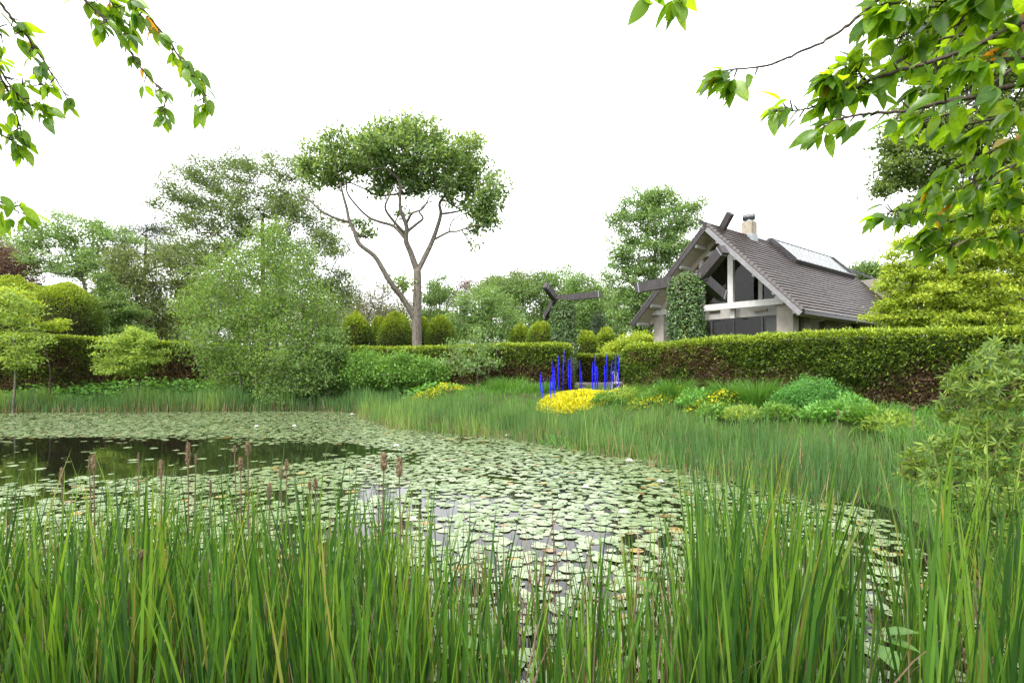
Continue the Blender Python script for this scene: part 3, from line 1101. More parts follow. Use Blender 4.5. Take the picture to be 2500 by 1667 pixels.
def tree(name, label, cat, bx, Y, blobs, ntip, per, lsize, lwid, clump, mat, bark="bark", r0=.2, r_tip=.012, flat=.7, droop=.2, bias=None,
         trunks=None, depth=.85, shell=.3, base_z=None, upn=.9, group=None, expo=.45, wig=.12, lean=0.0):
    b = P(bx, HOR, Y)
    g = gz(b[0], b[1]) if base_z is None else base_z
    org = np.array([b[0], b[1], g])
    t = thing(name, label, cat, tuple(org), 0, group)
    cs, rs = [], []
    for bl in blobs:
        px, py, rx, ry = bl[:4]
        Yb = Y + (bl[4] if len(bl) > 4 else 0)
        cs.append(P(px, py, Yb))
        wx, wz = rx / FPX * Yb, ry / FPX * Yb
        rs.append((wx, wx * depth if len(bl) < 6 else bl[5], wz))
    cs, rs = np.array(cs), np.array(rs)
    vol = (rs[:, 0] * rs[:, 1] * rs[:, 2]) ** (2 / 3)
    n_each = np.maximum(1, np.round(ntip * vol / vol.sum())).astype(int)
    tips = []
    for c, r, n in zip(cs, rs, n_each):
        u = rdir(n) * (U(shell ** 3, 1, n) ** (1 / 3))[:, None]
        tips.append(c + u * r)
    tips = np.vstack(tips)
    tips[:, 2] = np.maximum(tips[:, 2], g + .15)
    if trunks is None:
        cen = cs.mean(axis=0)
        top = cs[np.argmax(cs[:, 2])]
        mid = np.array([org[0] + lean, org[1], (g + cen[2]) / 2])
        path = smooth_path([org - [0, 0, .15], mid + rng.normal(size=3) * [.15, .15, 0], cen * .7 + top * .3], 4)
        trunks = [dict(p=path, r=(r0, r0 * .4))]
    else:
        trunks = [dict(p=smooth_path(tr["p"], 4), r=tr["r"], link=tr.get("link", -1)) for tr in trunks]
    Pn, par, rad = net(trunks, tips, r_tip, expo, wig)
    mb = MB()
    skip = 0
    for tr in trunks:
        k = len(tr["p"])
        rr = np.linspace(tr["r"][0], tr["r"][1], k)
        if tr is trunks[0]:
            rr[0] *= 1.35
        mb.tube(tr["p"] - org, rr, 10 if r0 > .1 else 6)
        skip += k
    edges_mesh(mb, Pn, par, rad, org, 5, skip)
    mb.build("trunk", M[bark], t, True)
    # leaves in clumps round the twig ends
    per = int(per * PERS.get(name, 1.5))
    N = len(tips) * per
    who = np.repeat(np.arange(len(tips)), per)
    off = rng.normal(size=(N, 3)) * clump * .55 * np.array([1, 1, flat])
    c = tips[who] + off
    bz = np.array([0, 0, -droop]) if bias is None else np.array(bias)
    d = nrm(nrm(off + 1e-6) * .5 + rdir(N) * .8 + bz)
    nv = nrm(rdir(N) + np.array([0, 0, upn]))
    V, Q = leaves(c - org, d, nv, lsize * U(.6, 1.3, N), lwid * U(.7, 1.2, N))
    cr = U(0, 1, len(tips))
    r = np.clip(U(0, .75, N) + .28 * cr[who] - .02, 0, 1)
    obj("crown", mesh("crown", V, Q, rnd=r, mat=M[mat]), t)
    return t


# the tall umbrella-crowned tree: trunk and limbs follow the real ones
YO = 36.0


def oc(cx, cy, dY=0.0):
    return P(700 + cx / 2.53, 260 + cy / 2.53, YO + dY)


o_base = oc(806, 1490)
gb = gz(o_base[0], o_base[1])
oak_tr = [
    dict(p=[np.array([o_base[0], o_base[1], gb - .2]), oc(805, 1490), oc(803, 1300), oc(808, 1100), oc(806, 1000)], r=(.36, .23)),
    dict(p=[oc(803, 1010), oc(765, 900, -.2), oc(737, 830, -.4), oc(740, 740, -.6), oc(703, 640, -.9), oc(700, 560, -1), oc(695, 450, -1)], r=(.21, .07), link="near"),
    dict(p=[oc(812, 1010), oc(868, 900, .3), oc(900, 830, .5), oc(932, 740, .6), oc(952, 662, .7), oc(944, 600, .9), oc(975, 550, 1.2), oc(1010, 470, 1.5)], r=(.18, .06), link="near"),
    dict(p=[oc(802, 1330), oc(730, 1205, -.3), oc(640, 1085, -.8), oc(590, 1000, -1), oc(540, 922, -1.2), oc(450, 850, -1.5), oc(418, 775, -1.6), oc(385, 700, -1.7), oc(372, 635, -1.8), oc(350, 555, -2), oc(330, 470, -2)], r=(.2, .06), link="near"),
    dict(p=[oc(385, 715, -1.7), oc(300, 690, -2), oc(220, 650, -2.3), oc(150, 590, -2.4), oc(90, 545, -2.5)], r=(.09, .04), link="near"),
    dict(p=[oc(728, 810, -.4), oc(660, 740, .2), oc(570, 712, .6), oc(500, 680, 1), oc(420, 600, 1.3), oc(370, 520, 1.5), oc(378, 420, 1.6)], r=(.11, .04), link="near"),
    dict(p=[oc(735, 790, -.5), oc(645, 690, -1.2), oc(608, 620, -1.6), oc(640, 540, -1.8), oc(660, 480, -2)], r=(.10, .04), link="near"),
    dict(p=[oc(742, 775, -.5), oc(800, 728, .2), oc(842, 690, .5), oc(820, 650, .6), oc(862, 600, .8), oc(905, 585, 1)], r=(.10, .03), link="near"),
    dict(p=[oc(742, 715, -.6), oc(775, 660, -1.2), oc(840, 632, -1.6), oc(880, 560, -2)], r=(.09, .035), link="near"),
    dict(p=[oc(905, 825, .5), oc(1000, 776, 0), oc(1060, 770, -.3), oc(1150, 735, -.6), oc(1230, 740, -.8)], r=(.08, .025), link="near"),
    dict(p=[oc(1000, 776, 0), oc(1030, 700, .6), oc(1140, 640, 1)], r=(.05, .025), link="near"),
    dict(p=[oc(950, 665, .7), oc(1050, 650, 1.3), oc(1150, 620, 1.8), oc(1250, 590, 2)], r=(.08, .03), link="near"),
]
ob = [(500, 320, 90, 60), (560, 330, 80, 60), (520, 240, 90, 60), (950, 270, 90, 70), (1080, 340, 90, 70), (400, 400, 90, 45), (860, 480, 80, 40), (1180, 640, 70, 40), (1240, 660, 65, 55), (1215, 705, 50, 35), (190, 300, 105, 80), (300, 215, 80, 75), (430, 265, 100, 80), (330, 345, 110, 60), (560, 180, 110, 75), (700, 155, 120, 65), (815, 160, 120, 85),
      (640, 265, 120, 85), (760, 290, 110, 75), (900, 200, 90, 75), (690, 395, 125, 70), (820, 420, 100, 75), (900, 330, 105, 85), (1000, 335, 90, 75),
      (1110, 260, 85, 75), (1150, 215, 60, 40), (1060, 430, 115, 85), (1180, 420, 105, 95), (1285, 500, 75, 90), (1230, 590, 100, 55), (1090, 560, 100, 60),
      (970, 490, 80, 60), (560, 520, 60, 45), (605, 450, 70, 50), (760, 510, 90, 35), (1265, 725, 50, 55), (1150, 850, 18, 35), (700, 660, 38, 22),
      (490, 770, 55, 45), (430, 735, 35, 25), (720, 1090, 65, 45), (200, 420, 105, 70), (120, 370, 60, 60), (300, 450, 80, 50), (480, 380, 60, 40), (1180, 760, 50, 25)]
oblobs = [(700 + x / 2.53, 260 + y / 2.53, rx / 2.53 * 1.2, ry / 2.53 * 1.15, U(-2.2, 2.2) if ry > 55 else 0) for x, y, rx, ry in ob]
tree("oak_tree", "tall tree with bare forked limbs and wide umbrella crown", "tree", 1018, YO, oblobs, 1900, 12, .27, .16, .36, "oak", "bark", .36, .018,
     flat=.62, droop=.0, trunks=oak_tr, base_z=gb, depth=.75, shell=.3, upn=1.0, expo=.36, wig=.2)

tree("wispy_tree", "tall airy tree with fine windblown leaves behind the willow", "tree", 640, 43,
     [(470, 455, 75, 50), (555, 430, 90, 65), (640, 405, 70, 45), (700, 450, 75, 75), (545, 520, 110, 65), (650, 520, 115, 75), (745, 560, 85, 85), (800, 630, 70, 85),
      (430, 500, 55, 28), (835, 700, 50, 55), (480, 590, 95, 70), (600, 620, 110, 80), (750, 690, 80, 70), (800, 740, 70, 40), (620, 750, 160, 60)],
     620, 42, .26, .085, .62, "wispy", "bark_dark", .28, .014, flat=.6, bias=(-.55, 0, .25), upn=.5, expo=.38, wig=.16)
tree("willow_shrub", "large pale green willowy shrub hanging over the far pond edge", "shrub", 665, 30.3,
     [(662, 575, 52, 42), (600, 640, 80, 50), (725, 650, 62, 62), (505, 690, 58, 48), (470, 755, 52, 44), (600, 740, 105, 72), (725, 755, 95, 82), (800, 800, 50, 62),
      (560, 830, 120, 72), (700, 860, 130, 82), (800, 870, 50, 55), (620, 930, 95, 45), (725, 945, 75, 35), (540, 900, 50, 35)],
     820, 44, .17, .07, .42, "willow", "twig", .12, .010, flat=1.1, bias=(0, 0, .35), upn=.4, expo=.4, shell=.1)
tree("leafy_bush", "darker leafy bush at the right foot of the willowy shrub", "shrub", 800, 29.6,
     [(790, 850, 60, 60), (750, 900, 75, 55), (820, 900, 45, 40), (700, 960, 70, 28), (770, 955, 60, 25)], 150, 60, .17, .09, .4, "mid", "twig", .06, .01, upn=.6)
# background trees, left
tree("pale_tree", "light green tree with visible limbs at left above the hedge", "tree", 215, 58,
     [(120, 570, 60, 35), (200, 560, 75, 40), (270, 590, 65, 45), (150, 640, 90, 50), (240, 660, 80, 60), (60, 585, 50, 30)], 230, 42, .32, .14, .8, "pale", "bark", .3, .02, flat=.45, bias=(-.3, 0, .1))
tree("pine_tree", "dark pine top between the pale tree and the airy tree", "tree", 350, 62,
     [(375, 545, 42, 22), (330, 565, 45, 20), (290, 580, 40, 22), (400, 570, 45, 30), (345, 605, 70, 26), (410, 620, 50, 40), (300, 640, 55, 30)], 170, 60, .34, .05, .75, "pine", "bark_dark", .3, .02, flat=.45, upn=.2)
tree("olive_tree", "dense olive green tree in the left background", "tree", 360, 50,
     [(350, 650, 85, 55), (440, 640, 70, 75), (300, 720, 80, 60), (400, 740, 90, 70), (480, 720, 60, 70), (250, 760, 60, 45), (330, 800, 110, 40), (440, 810, 80, 45)],
     360, 50, .30, .12, .85, "olive", "bark_dark", .25, .02, flat=.55)
tree("green_understorey_tree", "fresh green layered tree just right of the big dome", "tree", 265, 45,
     [(260, 730, 50, 30), (300, 760, 55, 25), (250, 790, 60, 28), (310, 815, 60, 22), (245, 690, 30, 25)], 120, 55, .26, .12, .6, "mid", "bark_dark", .12, .014, flat=.3)
tree("copper_tree", "reddish brown copper tree at the far left edge", "tree", 25, 60,
     [(20, 640, 50, 50), (60, 650, 40, 35), (-30, 620, 50, 50), (50, 690, 60, 30)], 130, 50, .30, .12, .8, "copper", "bark_dark", .2, .02)
tree("tall_left_tree", "pale tree peeking in at the upper left edge of the treeline", "tree", -40, 64,
     [(10, 600, 40, 30), (-40, 580, 60, 50), (-60, 660, 80, 70)], 110, 45, .32, .14, .8, "pale", "bark", .2, .02)
tree("grey_twig_tree", "greyish half-bare tree behind the left of the tall trunk", "tree", 880, 60,
     [(860, 735, 55, 35), (920, 725, 50, 40), (890, 780, 90, 45), (960, 760, 50, 50)], 240, 22, .30, .08, .8, "grey", "twig", .15, .028, flat=.8, wig=.25)
# background trees, middle and right
tree("conifer_like_tree", "small dark green pointed tree right of the tall trunk", "tree", 1075, 62,
     [(1070, 690, 25, 20), (1065, 720, 45, 25), (1070, 760, 55, 40), (1080, 800, 55, 35)], 110, 55, .32, .13, .75, "mid", "bark", .18, .02)
tree("blossom_twig_tree", "thin brownish twiggy tree top above the middle background", "tree", 1135, 70,
     [(1130, 705, 35, 22), (1160, 710, 30, 18), (1120, 730, 40, 20)], 90, 18, .28, .10, .8, "copper", "twig", .1, .025, flat=.9)
tree("rounded_pale_tree", "rounded pale green tree in the middle background", "tree", 1180, 54,
     [(1180, 735, 62, 38), (1150, 780, 70, 45), (1215, 785, 70, 50), (1180, 820, 95, 45)], 240, 50, .26, .12, .65, "pale", "bark", .16, .018, upn=.6)
tree("background_tree", "broad green tree behind the slim ivy column", "tree", 1310, 66,
     [(1240, 705, 60, 32), (1310, 695, 60, 35), (1370, 690, 55, 38), (1290, 750, 95, 50), (1380, 750, 70, 55), (1320, 800, 110, 45)], 330, 48, .34, .15, .85, "mid", "bark", .25, .02)
tree("background_tree", "olive tree on the skyline left of the broad background tree", "tree", 1225, 76,
     [(1215, 705, 50, 26), (1260, 690, 45, 24), (1225, 740, 70, 35)], 130, 48, .36, .15, .9, "olive", "bark", .2, .02)
tree("background_tree", "green background tree between the slim column and the poplar", "tree", 1450, 60,
     [(1430, 700, 45, 35), (1470, 740, 55, 45), (1420, 770, 60, 45), (1480, 800, 60, 35), (1440, 815, 60, 30)], 240, 48, .30, .14, .8, "pale", "bark", .2, .02)
tree("spruce_tree", "small bluish dark conifer near the house's left eave", "tree", 1460, 48,
     [(1460, 770, 10, 14), (1460, 790, 16, 12), (1458, 808, 22, 12), (1458, 825, 26, 12)], 80, 50, .24, .05, .4, "pine", "bark_dark", .08, .012, flat=.4, upn=.2)
tree("poplar_tree", "tall fresh green tree standing directly behind the house gable", "tree", 1592, 52,
     [(1575, 490, 50, 35), (1630, 485, 45, 30), (1530, 530, 42, 40), (1600, 550, 70, 45), (1670, 530, 45, 35), (1520, 600, 40, 40), (1580, 620, 65, 50), (1650, 600, 55, 50),
      (1510, 670, 40, 40), (1570, 700, 60, 50), (1630, 690, 55, 55), (1530, 750, 55, 40), (1590, 780, 60, 40), (1700, 500, 22, 22)], 420, 52, .28, .14, .62, "pale", "bark", .3, .018, flat=.55)
tree("garden_shrub", "yellow green low spreading tree left of the house pillar", "shrub", 1560, 38,
     [(1560, 825, 45, 18), (1540, 850, 50, 22), (1590, 850, 40, 20), (1500, 855, 30, 18)], 90, 60, .2, .1, .4, "maple", "bark_dark", .06, .012, flat=.4)
# right side
tree("maple_tree", "bright yellow green layered maple above the right hedge", "tree", 2290, 17.5,
     [(2165, 620, 22, 14), (2172, 690, 32, 18), (2190, 660, 40, 20), (2180, 740, 45, 24), (2230, 600, 40, 26), (2300, 570, 50, 30), (2260, 660, 70, 30), (2350, 630, 70, 35),
      (2260, 720, 80, 30), (2380, 700, 90, 40), (2200, 775, 60, 20), (2300, 780, 90, 25), (2430, 600, 70, 50), (2450, 760, 90, 40), (2140, 775, 26, 10), (2330, 740, 60, 30), (2380, 535, 60, 32), (2455, 515, 70, 45), (2320, 525, 40, 20), (2480, 660, 60, 60)],
     560, 75, .105, .06, .26, "maple", "bark_dark", .11, .008, flat=.32, droop=.35, upn=1.2)
tree("dark_oak_tree", "large dark tree towering at the upper right behind the cherry leaves", "tree", 2520, 33,
     [(2260, 60, 80, 60), (2340, 30, 90, 70), (2420, 120, 110, 90), (2240, 150, 60, 35), (2330, 200, 90, 50), (2230, 300, 65, 35), (2300, 340, 90, 50), (2190, 360, 45, 30), (2180, 410, 55, 30),
      (2270, 420, 80, 40), (2400, 330, 90, 80), (2460, 450, 90, 80), (2160, 455, 35, 18), (2330, 490, 80, 50), (2480, 220, 80, 80), (2250, 520, 60, 40), (2420, 560, 100, 60)],
     620, 55, .26, .12, .6, "darktree", "bark_dark", .4, .018, flat=.5, expo=.4)
tree("birch_tree", "pale tree top behind the far end of the house roof", "tree", 2110, 60,
     [(2110, 655, 30, 12), (2090, 670, 35, 15), (2140, 670, 40, 20)], 70, 50, .3, .14, .7, "mid", "bark", .2, .02)
tree("woodland_tree", "dark tree filling the gap behind the maple at far right", "tree", 2420, 26,
     [(2300, 700, 90, 60), (2420, 690, 90, 70), (2350, 790, 120, 50), (2480, 790, 100, 60), (2220, 790, 70, 40), (2580, 720, 90, 100)], 260, 45, .24, .12, .6, "darktree", "bark_dark", .2, .016)
tree("woodland_tree", "olive tree low behind the middle row of domes", "tree", 960, 72,
     [(900, 790, 90, 50), (1000, 790, 90, 50), (1100, 800, 90, 45), (820, 790, 80, 50)], 260, 40, .36, .16, .95, "olive", "bark", .2, .02)
tree("woodland_tree", "muted green tree low on the skyline right of the slim column", "tree", 1500, 78,
     [(1400, 745, 80, 45), (1500, 750, 80, 50), (1560, 790, 90, 60), (1350, 790, 80, 50)], 240, 40, .38, .17, 1.0, "mid", "bark", .2, .02)
tree("woodland_tree", "shadowy tree behind the left hedge and willow", "tree", 520, 60,
     [(420, 790, 110, 55), (540, 780, 110, 60), (640, 800, 100, 60), (740, 790, 90, 60), (520, 700, 100, 50)], 330, 42, .32, .14, .9, "olive", "bark_dark", .2, .02)
# small trees and shrubs on the far bank
tree("dogwood_tree", "small layered tree with slim trunk in front of the left hedge", "tree", 326, 28.9,
     [(320, 815, 40, 18), (300, 840, 55, 16), (355, 835, 45, 16), (290, 870, 60, 14), (360, 880, 55, 14), (300, 905, 55, 14), (370, 860, 40, 10), (275, 890, 35, 10)],
     150, 55, .15, .08, .3, "sapling", "bark_dark", .055, .007, flat=.28, upn=1.3)
tree("sapling", "pale fresh green sapling at the left edge of the far bank", "tree", 30, 27.5,
     [(20, 720, 40, 25), (40, 760, 60, 35), (10, 800, 60, 40), (60, 830, 60, 35), (30, 870, 60, 30), (70, 880, 40, 20)], 110, 34, .16, .1, .34, "sapling", "bark", .06, .008, flat=.5, upn=1.0)
tree("layered_bush", "golden green flat-branched bush in front of the big dome", "shrub", 120, 29.0,
     [(20, 715, 45, 14), (60, 745, 35, 12), (130, 798, 34, 9), (150, 785, 22, 6), (30, 780, 45, 12)], 80, 45, .13, .07, .28, "maple", "bark_dark", .05, .007, flat=.25, upn=1.3)
tree("low_shrub", "low bright shrub at left of the row before the middle hedge", "shrub", 905, 29.5,
     [(890, 885, 45, 28), (930, 900, 45, 25), (870, 915, 45, 22)], 120, 34, .16, .08, .42, "shrub", "twig", .04, .008, upn=1)
tree("low_shrub", "low bright shrub in the middle of the row before the hedge", "shrub", 985, 28.8,
     [(975, 890, 40, 25), (1005, 905, 40, 22), (960, 915, 50, 22)], 120, 34, .16, .08, .42, "shrub", "twig", .04, .008, upn=1)
tree("low_shrub", "low bright shrub at right of the row before the hedge", "shrub", 1050, 28.4,
     [(1045, 895, 32, 22), (1065, 912, 32, 18), (1030, 918, 35, 18)], 80, 50, .16, .09, .32, "shrub", "twig", .04, .008, upn=1)
tree("twiggy_shrub", "thin pale shrub with bare grey stems against the middle hedge", "shrub", 1165, 27.3,
     [(1160, 818, 24, 14), (1120, 838, 30, 12), (1195, 845, 32, 14), (1150, 865, 50, 16), (1180, 885, 50, 14), (1110, 880, 40, 12), (1145, 905, 45, 10)], 90, 15, .14, .08, .28, "pale", "twig", .03, .008, upn=.8)
tree("feathery_shrub", "rounded feathery bright green shrub in front of the right hedge", "shrub", 1992, 14.6,
     [(1990, 955, 60, 28), (1940, 975, 48, 30), (2040, 975, 48, 30), (1990, 1000, 85, 28)], 280, 75, .075, .028, .16, "feather", "twig", .025, .005, flat=.8, upn=.9)

# ------------------------------------------------------------------ blue glass rods
rods = [(667, 225, 410), (692, 275, 455), (756, 270, 460), (776, 112, 400), (795, 175, 460), (836, 65, 425), (888, 10, 435), (930, 105, 385), (961, 80, 445), (1043, 110, 425),
        (1058, 215, 430), (1163, 125, 460), (1186, 55, 400), (1196, 165, 430), (1207, 170, 400), (1278, 165, 430), (1300, 55, 400), (1348, 120, 400), (1358, 200, 435), (1380, 45, 385), (1412, 60, 420)]
rod_names = ["short blue glass rod at the far left of the group", "shortest blue glass rod, second from the left", "low thin blue glass rod left of a cluster of three",
             "tall middle rod of the left cluster of three", "lower right rod of the left cluster of three", "tall single blue rod left of the tallest one",
             "tallest blue glass rod of all", "blue rod just right of the tallest, set back", "thick tall blue rod near the hedge gap", "tall rod of the centre pair",
             "short rod of the centre pair", "left rod of the four-rod cluster right of centre", "tallest rod of the four-rod cluster", "stout middle rod of the four-rod cluster",
             "right rod of the four-rod cluster", "lower rod of the leaning pair right of the cluster", "taller rod of the leaning pair right of the cluster",
             "left rod of the right-hand group of four", "shorter thin rod of the right-hand group", "tallest rod of the right-hand group", "rightmost blue rod beside the right hedge"]
for k, ((cx, c0, c1), lab) in enumerate(zip(rods, rod_names)):
    px, y0, y1 = 1150 + cx / 3.92, 850 + c0 / 3.92, 850 + c1 / 3.92
    Y = 20.2 + (460 - c1) / 75 * 1.6
    tip, foot = P(px, y0, Y), P(px + U(-3, 3), y1, Y)
    g = min(gz(foot[0], foot[1]), foot[2] - .1)
    L = tip[2] - g
    if "lab" in globals() and "rod" in lab and "blue" not in lab:
        lab = lab.replace("rod", "blue glass rod", 1)
    t = thing("glass_rod", lab, "glass rod", (foot[0], foot[1], g), 0, "blue glass rods in the yellow flowers")
    wid = .027 if k in (8, 13, 15, 14) else .019
    ts = np.linspace(0, 1, 12)
    lean = tip - np.array([foot[0], foot[1], g])
    cen = lean * ts[:, None] + np.stack([.012 * np.sin(ts * 9 + k), .012 * np.cos(ts * 8 + k), 0 * ts], -1) * ts[:, None]
    rr = wid * np.interp(ts, [0, .1, .3, .62, .85, 1], [.42, .42, .8, 1.15, .75, .1])
    MB().tube(cen, rr, 8).build("blue_stem", M["blue"], t, True)
    mb = MB()
    mb.tube([(0, 0, -.08), (0, 0, .22)], .012, 6)
    mb.build("steel_spike", M["dark_metal"], t)
# grey stone bench beyond the rods
b = P(1465, 940, 25.5)
g = gz(b[0], b[1])
t = thing("stone_bench", "low grey stone bench in the gap between the hedges", "bench", (b[0], b[1], g))
MB().box((-1.1, -.25, .34), (1.1, .25, .44)).build("seat", M["bench"], t)
for sx_ in (-.8, .8):
    MB().box((sx_ - .12, -.2, -.06), (sx_ + .12, .2, .34)).build("leg", M["bench"], t)
b = P(1510, 925, 24.6)
for dx, lab in ((0, "white wire garden chair half hidden by the right hedge"),):
    g = gz(b[0], b[1])
    t = thing("garden_chair", lab, "chair", (b[0], b[1], g), .6)
    MB().box((-.22, -.22, .42), (.22, .22, .45)).build("seat", M["white_wood"], t)
    mb = MB()
    for k in range(5):
        mb.tube([(-.2 + .1 * k, .21, .45), (-.2 + .1 * k, .26, .85)], .008, 5)
    mb.tube([(-.22, .26, .85), (0, .27, .92), (.22, .26, .85)], .012, 5)
    mb.build("backrest", M["white_wood"], t)
    for ax in (-.2, .2):
        for ay in (-.2, .2):
            MB().tube([(ax, ay, -.05), (ax, ay, .42)], .013, 6).build("leg", M["white_wood"], t)


# ------------------------------------------------------------------ bank planting
def scatter(n, x0, x1, y0, y1):
    return U(x0, x1, n), U(y0, y1, n)


def place(X, Y):
    return np.stack([X, Y, ground_z(X, Y)], -1)


# reeds along the far and right banks: too many to count
def reed_band(name, label, n, xr, yr, dlo, dhi, hlo, hhi, wid, keep=None):
    X, Y = scatter(n, *xr, *yr)
    d = pond_sd(X, Y)
    ok = (d > dlo) & (d < dhi)
    if keep is not None:
        ok &= keep(X, Y, d)
    X, Y, d = X[ok], Y[ok], d[ok]
    clump = noise(np.stack([X, Y, 0 * X], -1), .9, 77)
    ok = U(0, 1, len(X)) < .35 + .9 * clump
    X, Y, clump = X[ok], Y[ok], clump[ok]
    b = place(X, Y)
    b[:, 2] = np.maximum(b[:, 2], -.15)
    N = len(X)
    h = U(hlo * .8, hhi, N) * (.55 + .9 * clump) * (1 - .3 * np.clip(pond_sd(X, Y) / 2, 0, 1))
    r = .13 + .87 * np.clip(.55 * U(0, 1, N) + .9 * noise(np.stack([X, Y, 0 * X], -1), 1.3, 91) - .2, 0, 1)
    dead = U(0, 1, N) < np.where(pond_sd(X, Y) < .25, .36, .14)
    r = np.where(dead, U(0, .1, N), r)
    h = np.where(dead, h * U(.3, .75, N), h)
    V, Q = blades(b, h, np.abs(rng.normal(0, .09, N)), U(0, 2 * np.pi, N), np.where(dead, U(0, .3, N), U(0, .12, N)), wid * U(.6, 1.25, N), S=4)
    o = obj(name, mesh(name, V, Q, rnd=np.repeat(r, 4), mat=M["reed"]))
    tag(o, label, "reeds", None, "stuff")


reed_band("reeds", "tall green cattail reeds with brown bases on the right bank", 90000, (-7, 9.5), (8.5, 26), -.75, 1.8, .7, 1.1, .015,
          lambda X, Y, d: (Y > 8.9) & ~((X > 1.0) & (X < 4.3) & (Y > 19.3)))
reed_band("reeds", "thinner band of reeds lining the far left pond edge", 60000, (-30, -5), (25.5, 32), -.25, 1.3, .8, 1.25, .022)

# low plants with broad leaves on the bank behind the reeds
X, Y = scatter(16000, -30, 0, 26, 32.5)
d = pond_sd(X, Y)
ok = (d > .9) & (d < 3.6)
X, Y = X[ok], Y[ok]
b = place(X, Y)
N = len(X)
h = .25 + .55 * noise(b, .8, 12)
c = b + np.stack([U(-.1, .1, N), U(-.1, .1, N), h * U(.3, 1, N)], -1)
V, Q = leaves(c, nrm(rdir(N) * [1, 1, .3]), nrm(rdir(N) * .5 + [0, 0, 1]), U(.12, .26, N), U(.09, .2, N), .05)
tag(obj("bank_plants", mesh("bank_plants", V, Q, rnd=U(0, 1, N), mat=M["bankleaf"])), "leafy green ground cover on the far left bank", "ground cover", None, "stuff")

# meadow grass filling banks up to the hedges
X, Y = scatter(110000, -30, 14, 7, 34)
d = pond_sd(X, Y)
ok = (d > .6) & (d < 5.2) & ~((X > 1.2) & (X < 4.4) & (Y > 19.6) & (Y < 22.5))
X, Y = X[ok], Y[ok]
b = place(X, Y)
N = len(X)
V, Q = blades(b, U(.18, .5, N) * (.45 + 1.1 * noise(b, 1.3, 14) ** 1.5), U(0, .25, N), U(0, 2 * np.pi, N), U(.1, .7, N), U(.01, .022, N), S=3)
tag(obj("meadow_grass", mesh("meadow_grass", V, Q, rnd=np.repeat(U(0, 1, N), 3), mat=M["grass"])), "long bright green grass on the banks below the hedges", "grass", None, "stuff")


for rx0, rx1, ry0, ry1, nn_, lab in ((3.5, 13, -1, 9.5, 9000, "rank grass on the right-hand bank under the rhododendron"), (-14, 4, -2, 2.6, 9000, "grass on the near bank at the photographer's feet")):
    X, Y = scatter(nn_, rx0, rx1, ry0, ry1)
    ok = (pond_sd(X, Y) > .05) & (np.hypot(X, Y) > .9)
    X, Y = X[ok], Y[ok]
    b = place(X, Y)
    N = len(X)
    V, Q = blades(b, U(.2, .6, N) * (.4 + noise(b, 1.1, 15)) * (1 if rx0 > 0 else .6), U(0, .25, N), U(0, 2 * np.pi, N), U(.1, .7, N), U(.008, .016, N), S=3)
    tag(obj("bank_grass", mesh("bank_grass", V, Q, rnd=np.repeat(U(0, 1, N), 3), mat=M["grass"])), lab, "grass", None, "stuff")


def grass_clump(label, px, py, Y, n, h, spread, group="tall grass clumps"):
    p = P(px, py, Y)
    g = gz(p[0], p[1])
    t = thing("grass_clump", label, "grass clump", (p[0], p[1], g), 0, group)
    a = U(0, 2 * np.pi, n)
    rr = np.sqrt(U(0, 1, n)) * spread * .35
    b = np.stack([np.cos(a) * rr, np.sin(a) * rr, np.full(n, -.03)], -1)
    V, Q = blades(b, h * U(.6, 1.1, n), U(.05, .35, n), a + rng.normal(0, .5, n), U(.1, .75, n), U(.009, .018, n), S=5)
    o = obj("blades", mesh("blades", V, Q, rnd=np.repeat(U(0, 1, n), 5), mat=M["grass"]), t)
    o["kind"] = "stuff"


grass_clump("tall arching grass clump left of the feathery shrub", 1850, 1000, 15.3, 620, .85, 1.0)
grass_clump("wide grass clump against the right hedge", 1780, 1000, 16.4, 480, .78, 1.1)
grass_clump("dark green grass clump near the yellow flowers", 1650, 1000, 17.6, 560, .85, 1.0)
grass_clump("grass clump beneath the left part of the right hedge", 1570, 990, 19.6, 340, .6, 1.0)
grass_clump("bright grass mound before the end of the middle hedge", 1240, 960, 24.5, 700, .85, 2.0)
grass_clump("grass mound left of the blue rods", 1310, 960, 22.8, 450, .6, 1.5)
grass_clump("loose grass tuft right of the feathery shrub", 2140, 1030, 11.9, 380, .6, 1.0)
grass_clump("loose grass tuft beside the rhododendron", 2240, 1040, 10.4, 380, .6, .9)

# leafy perennials between the reeds and the right hedge
for k, (px, Y, rr_, hh_) in enumerate(((1530, 18.6, .55, .5), (1600, 17.9, .5, .45), (1700, 16.4, .6, .55), (1745, 15.2, .5, .45), (1815, 14.5, .5, .45), (1900, 13.9, .45, .4), (2070, 12.9, .55, .5), (2110, 12.2, .5, .4), (2180, 11.4, .55, .45),
                                      (1480, 18.9, .5, .4), (2010, 13.0, .5, .35))):
    p = P(px, 900, Y)
    g = gz(p[0], p[1])
    t = thing("perennial_clump", "low leafy perennial clump between the reeds and the right hedge", "plant", (p[0], p[1], g), 0, "leafy perennials along the right hedge")
    n = 900
    u = rdir(n) * (U(.3, 1, n) ** .5)[:, None]
    c = u * [rr_, rr_, hh_]
    c[:, 2] = np.abs(c[:, 2]) * (.6 + .6 * noise(c + k, .3, k))
    V, Q = leaves(c, nrm(u + rdir(n) * .6 + [0, 0, .3]), nrm(rdir(n) * .6 + [0, 0, 1]), U(.06, .15, n), U(.03, .07, n), .1)
    o = obj("foliage", mesh("perennial_foliage", V, Q, rnd=U(0, 1, n), mat=M[("sapling", "shrub", "bankleaf", "shrub")[k % 4]]), t)
    mb = MB()
    for j in range(6):
        mb.tube([(0, 0, -.03), tuple(c[j] * .9)], [.008, .004], 4)
    mb.build("stems", M["twig"], t)

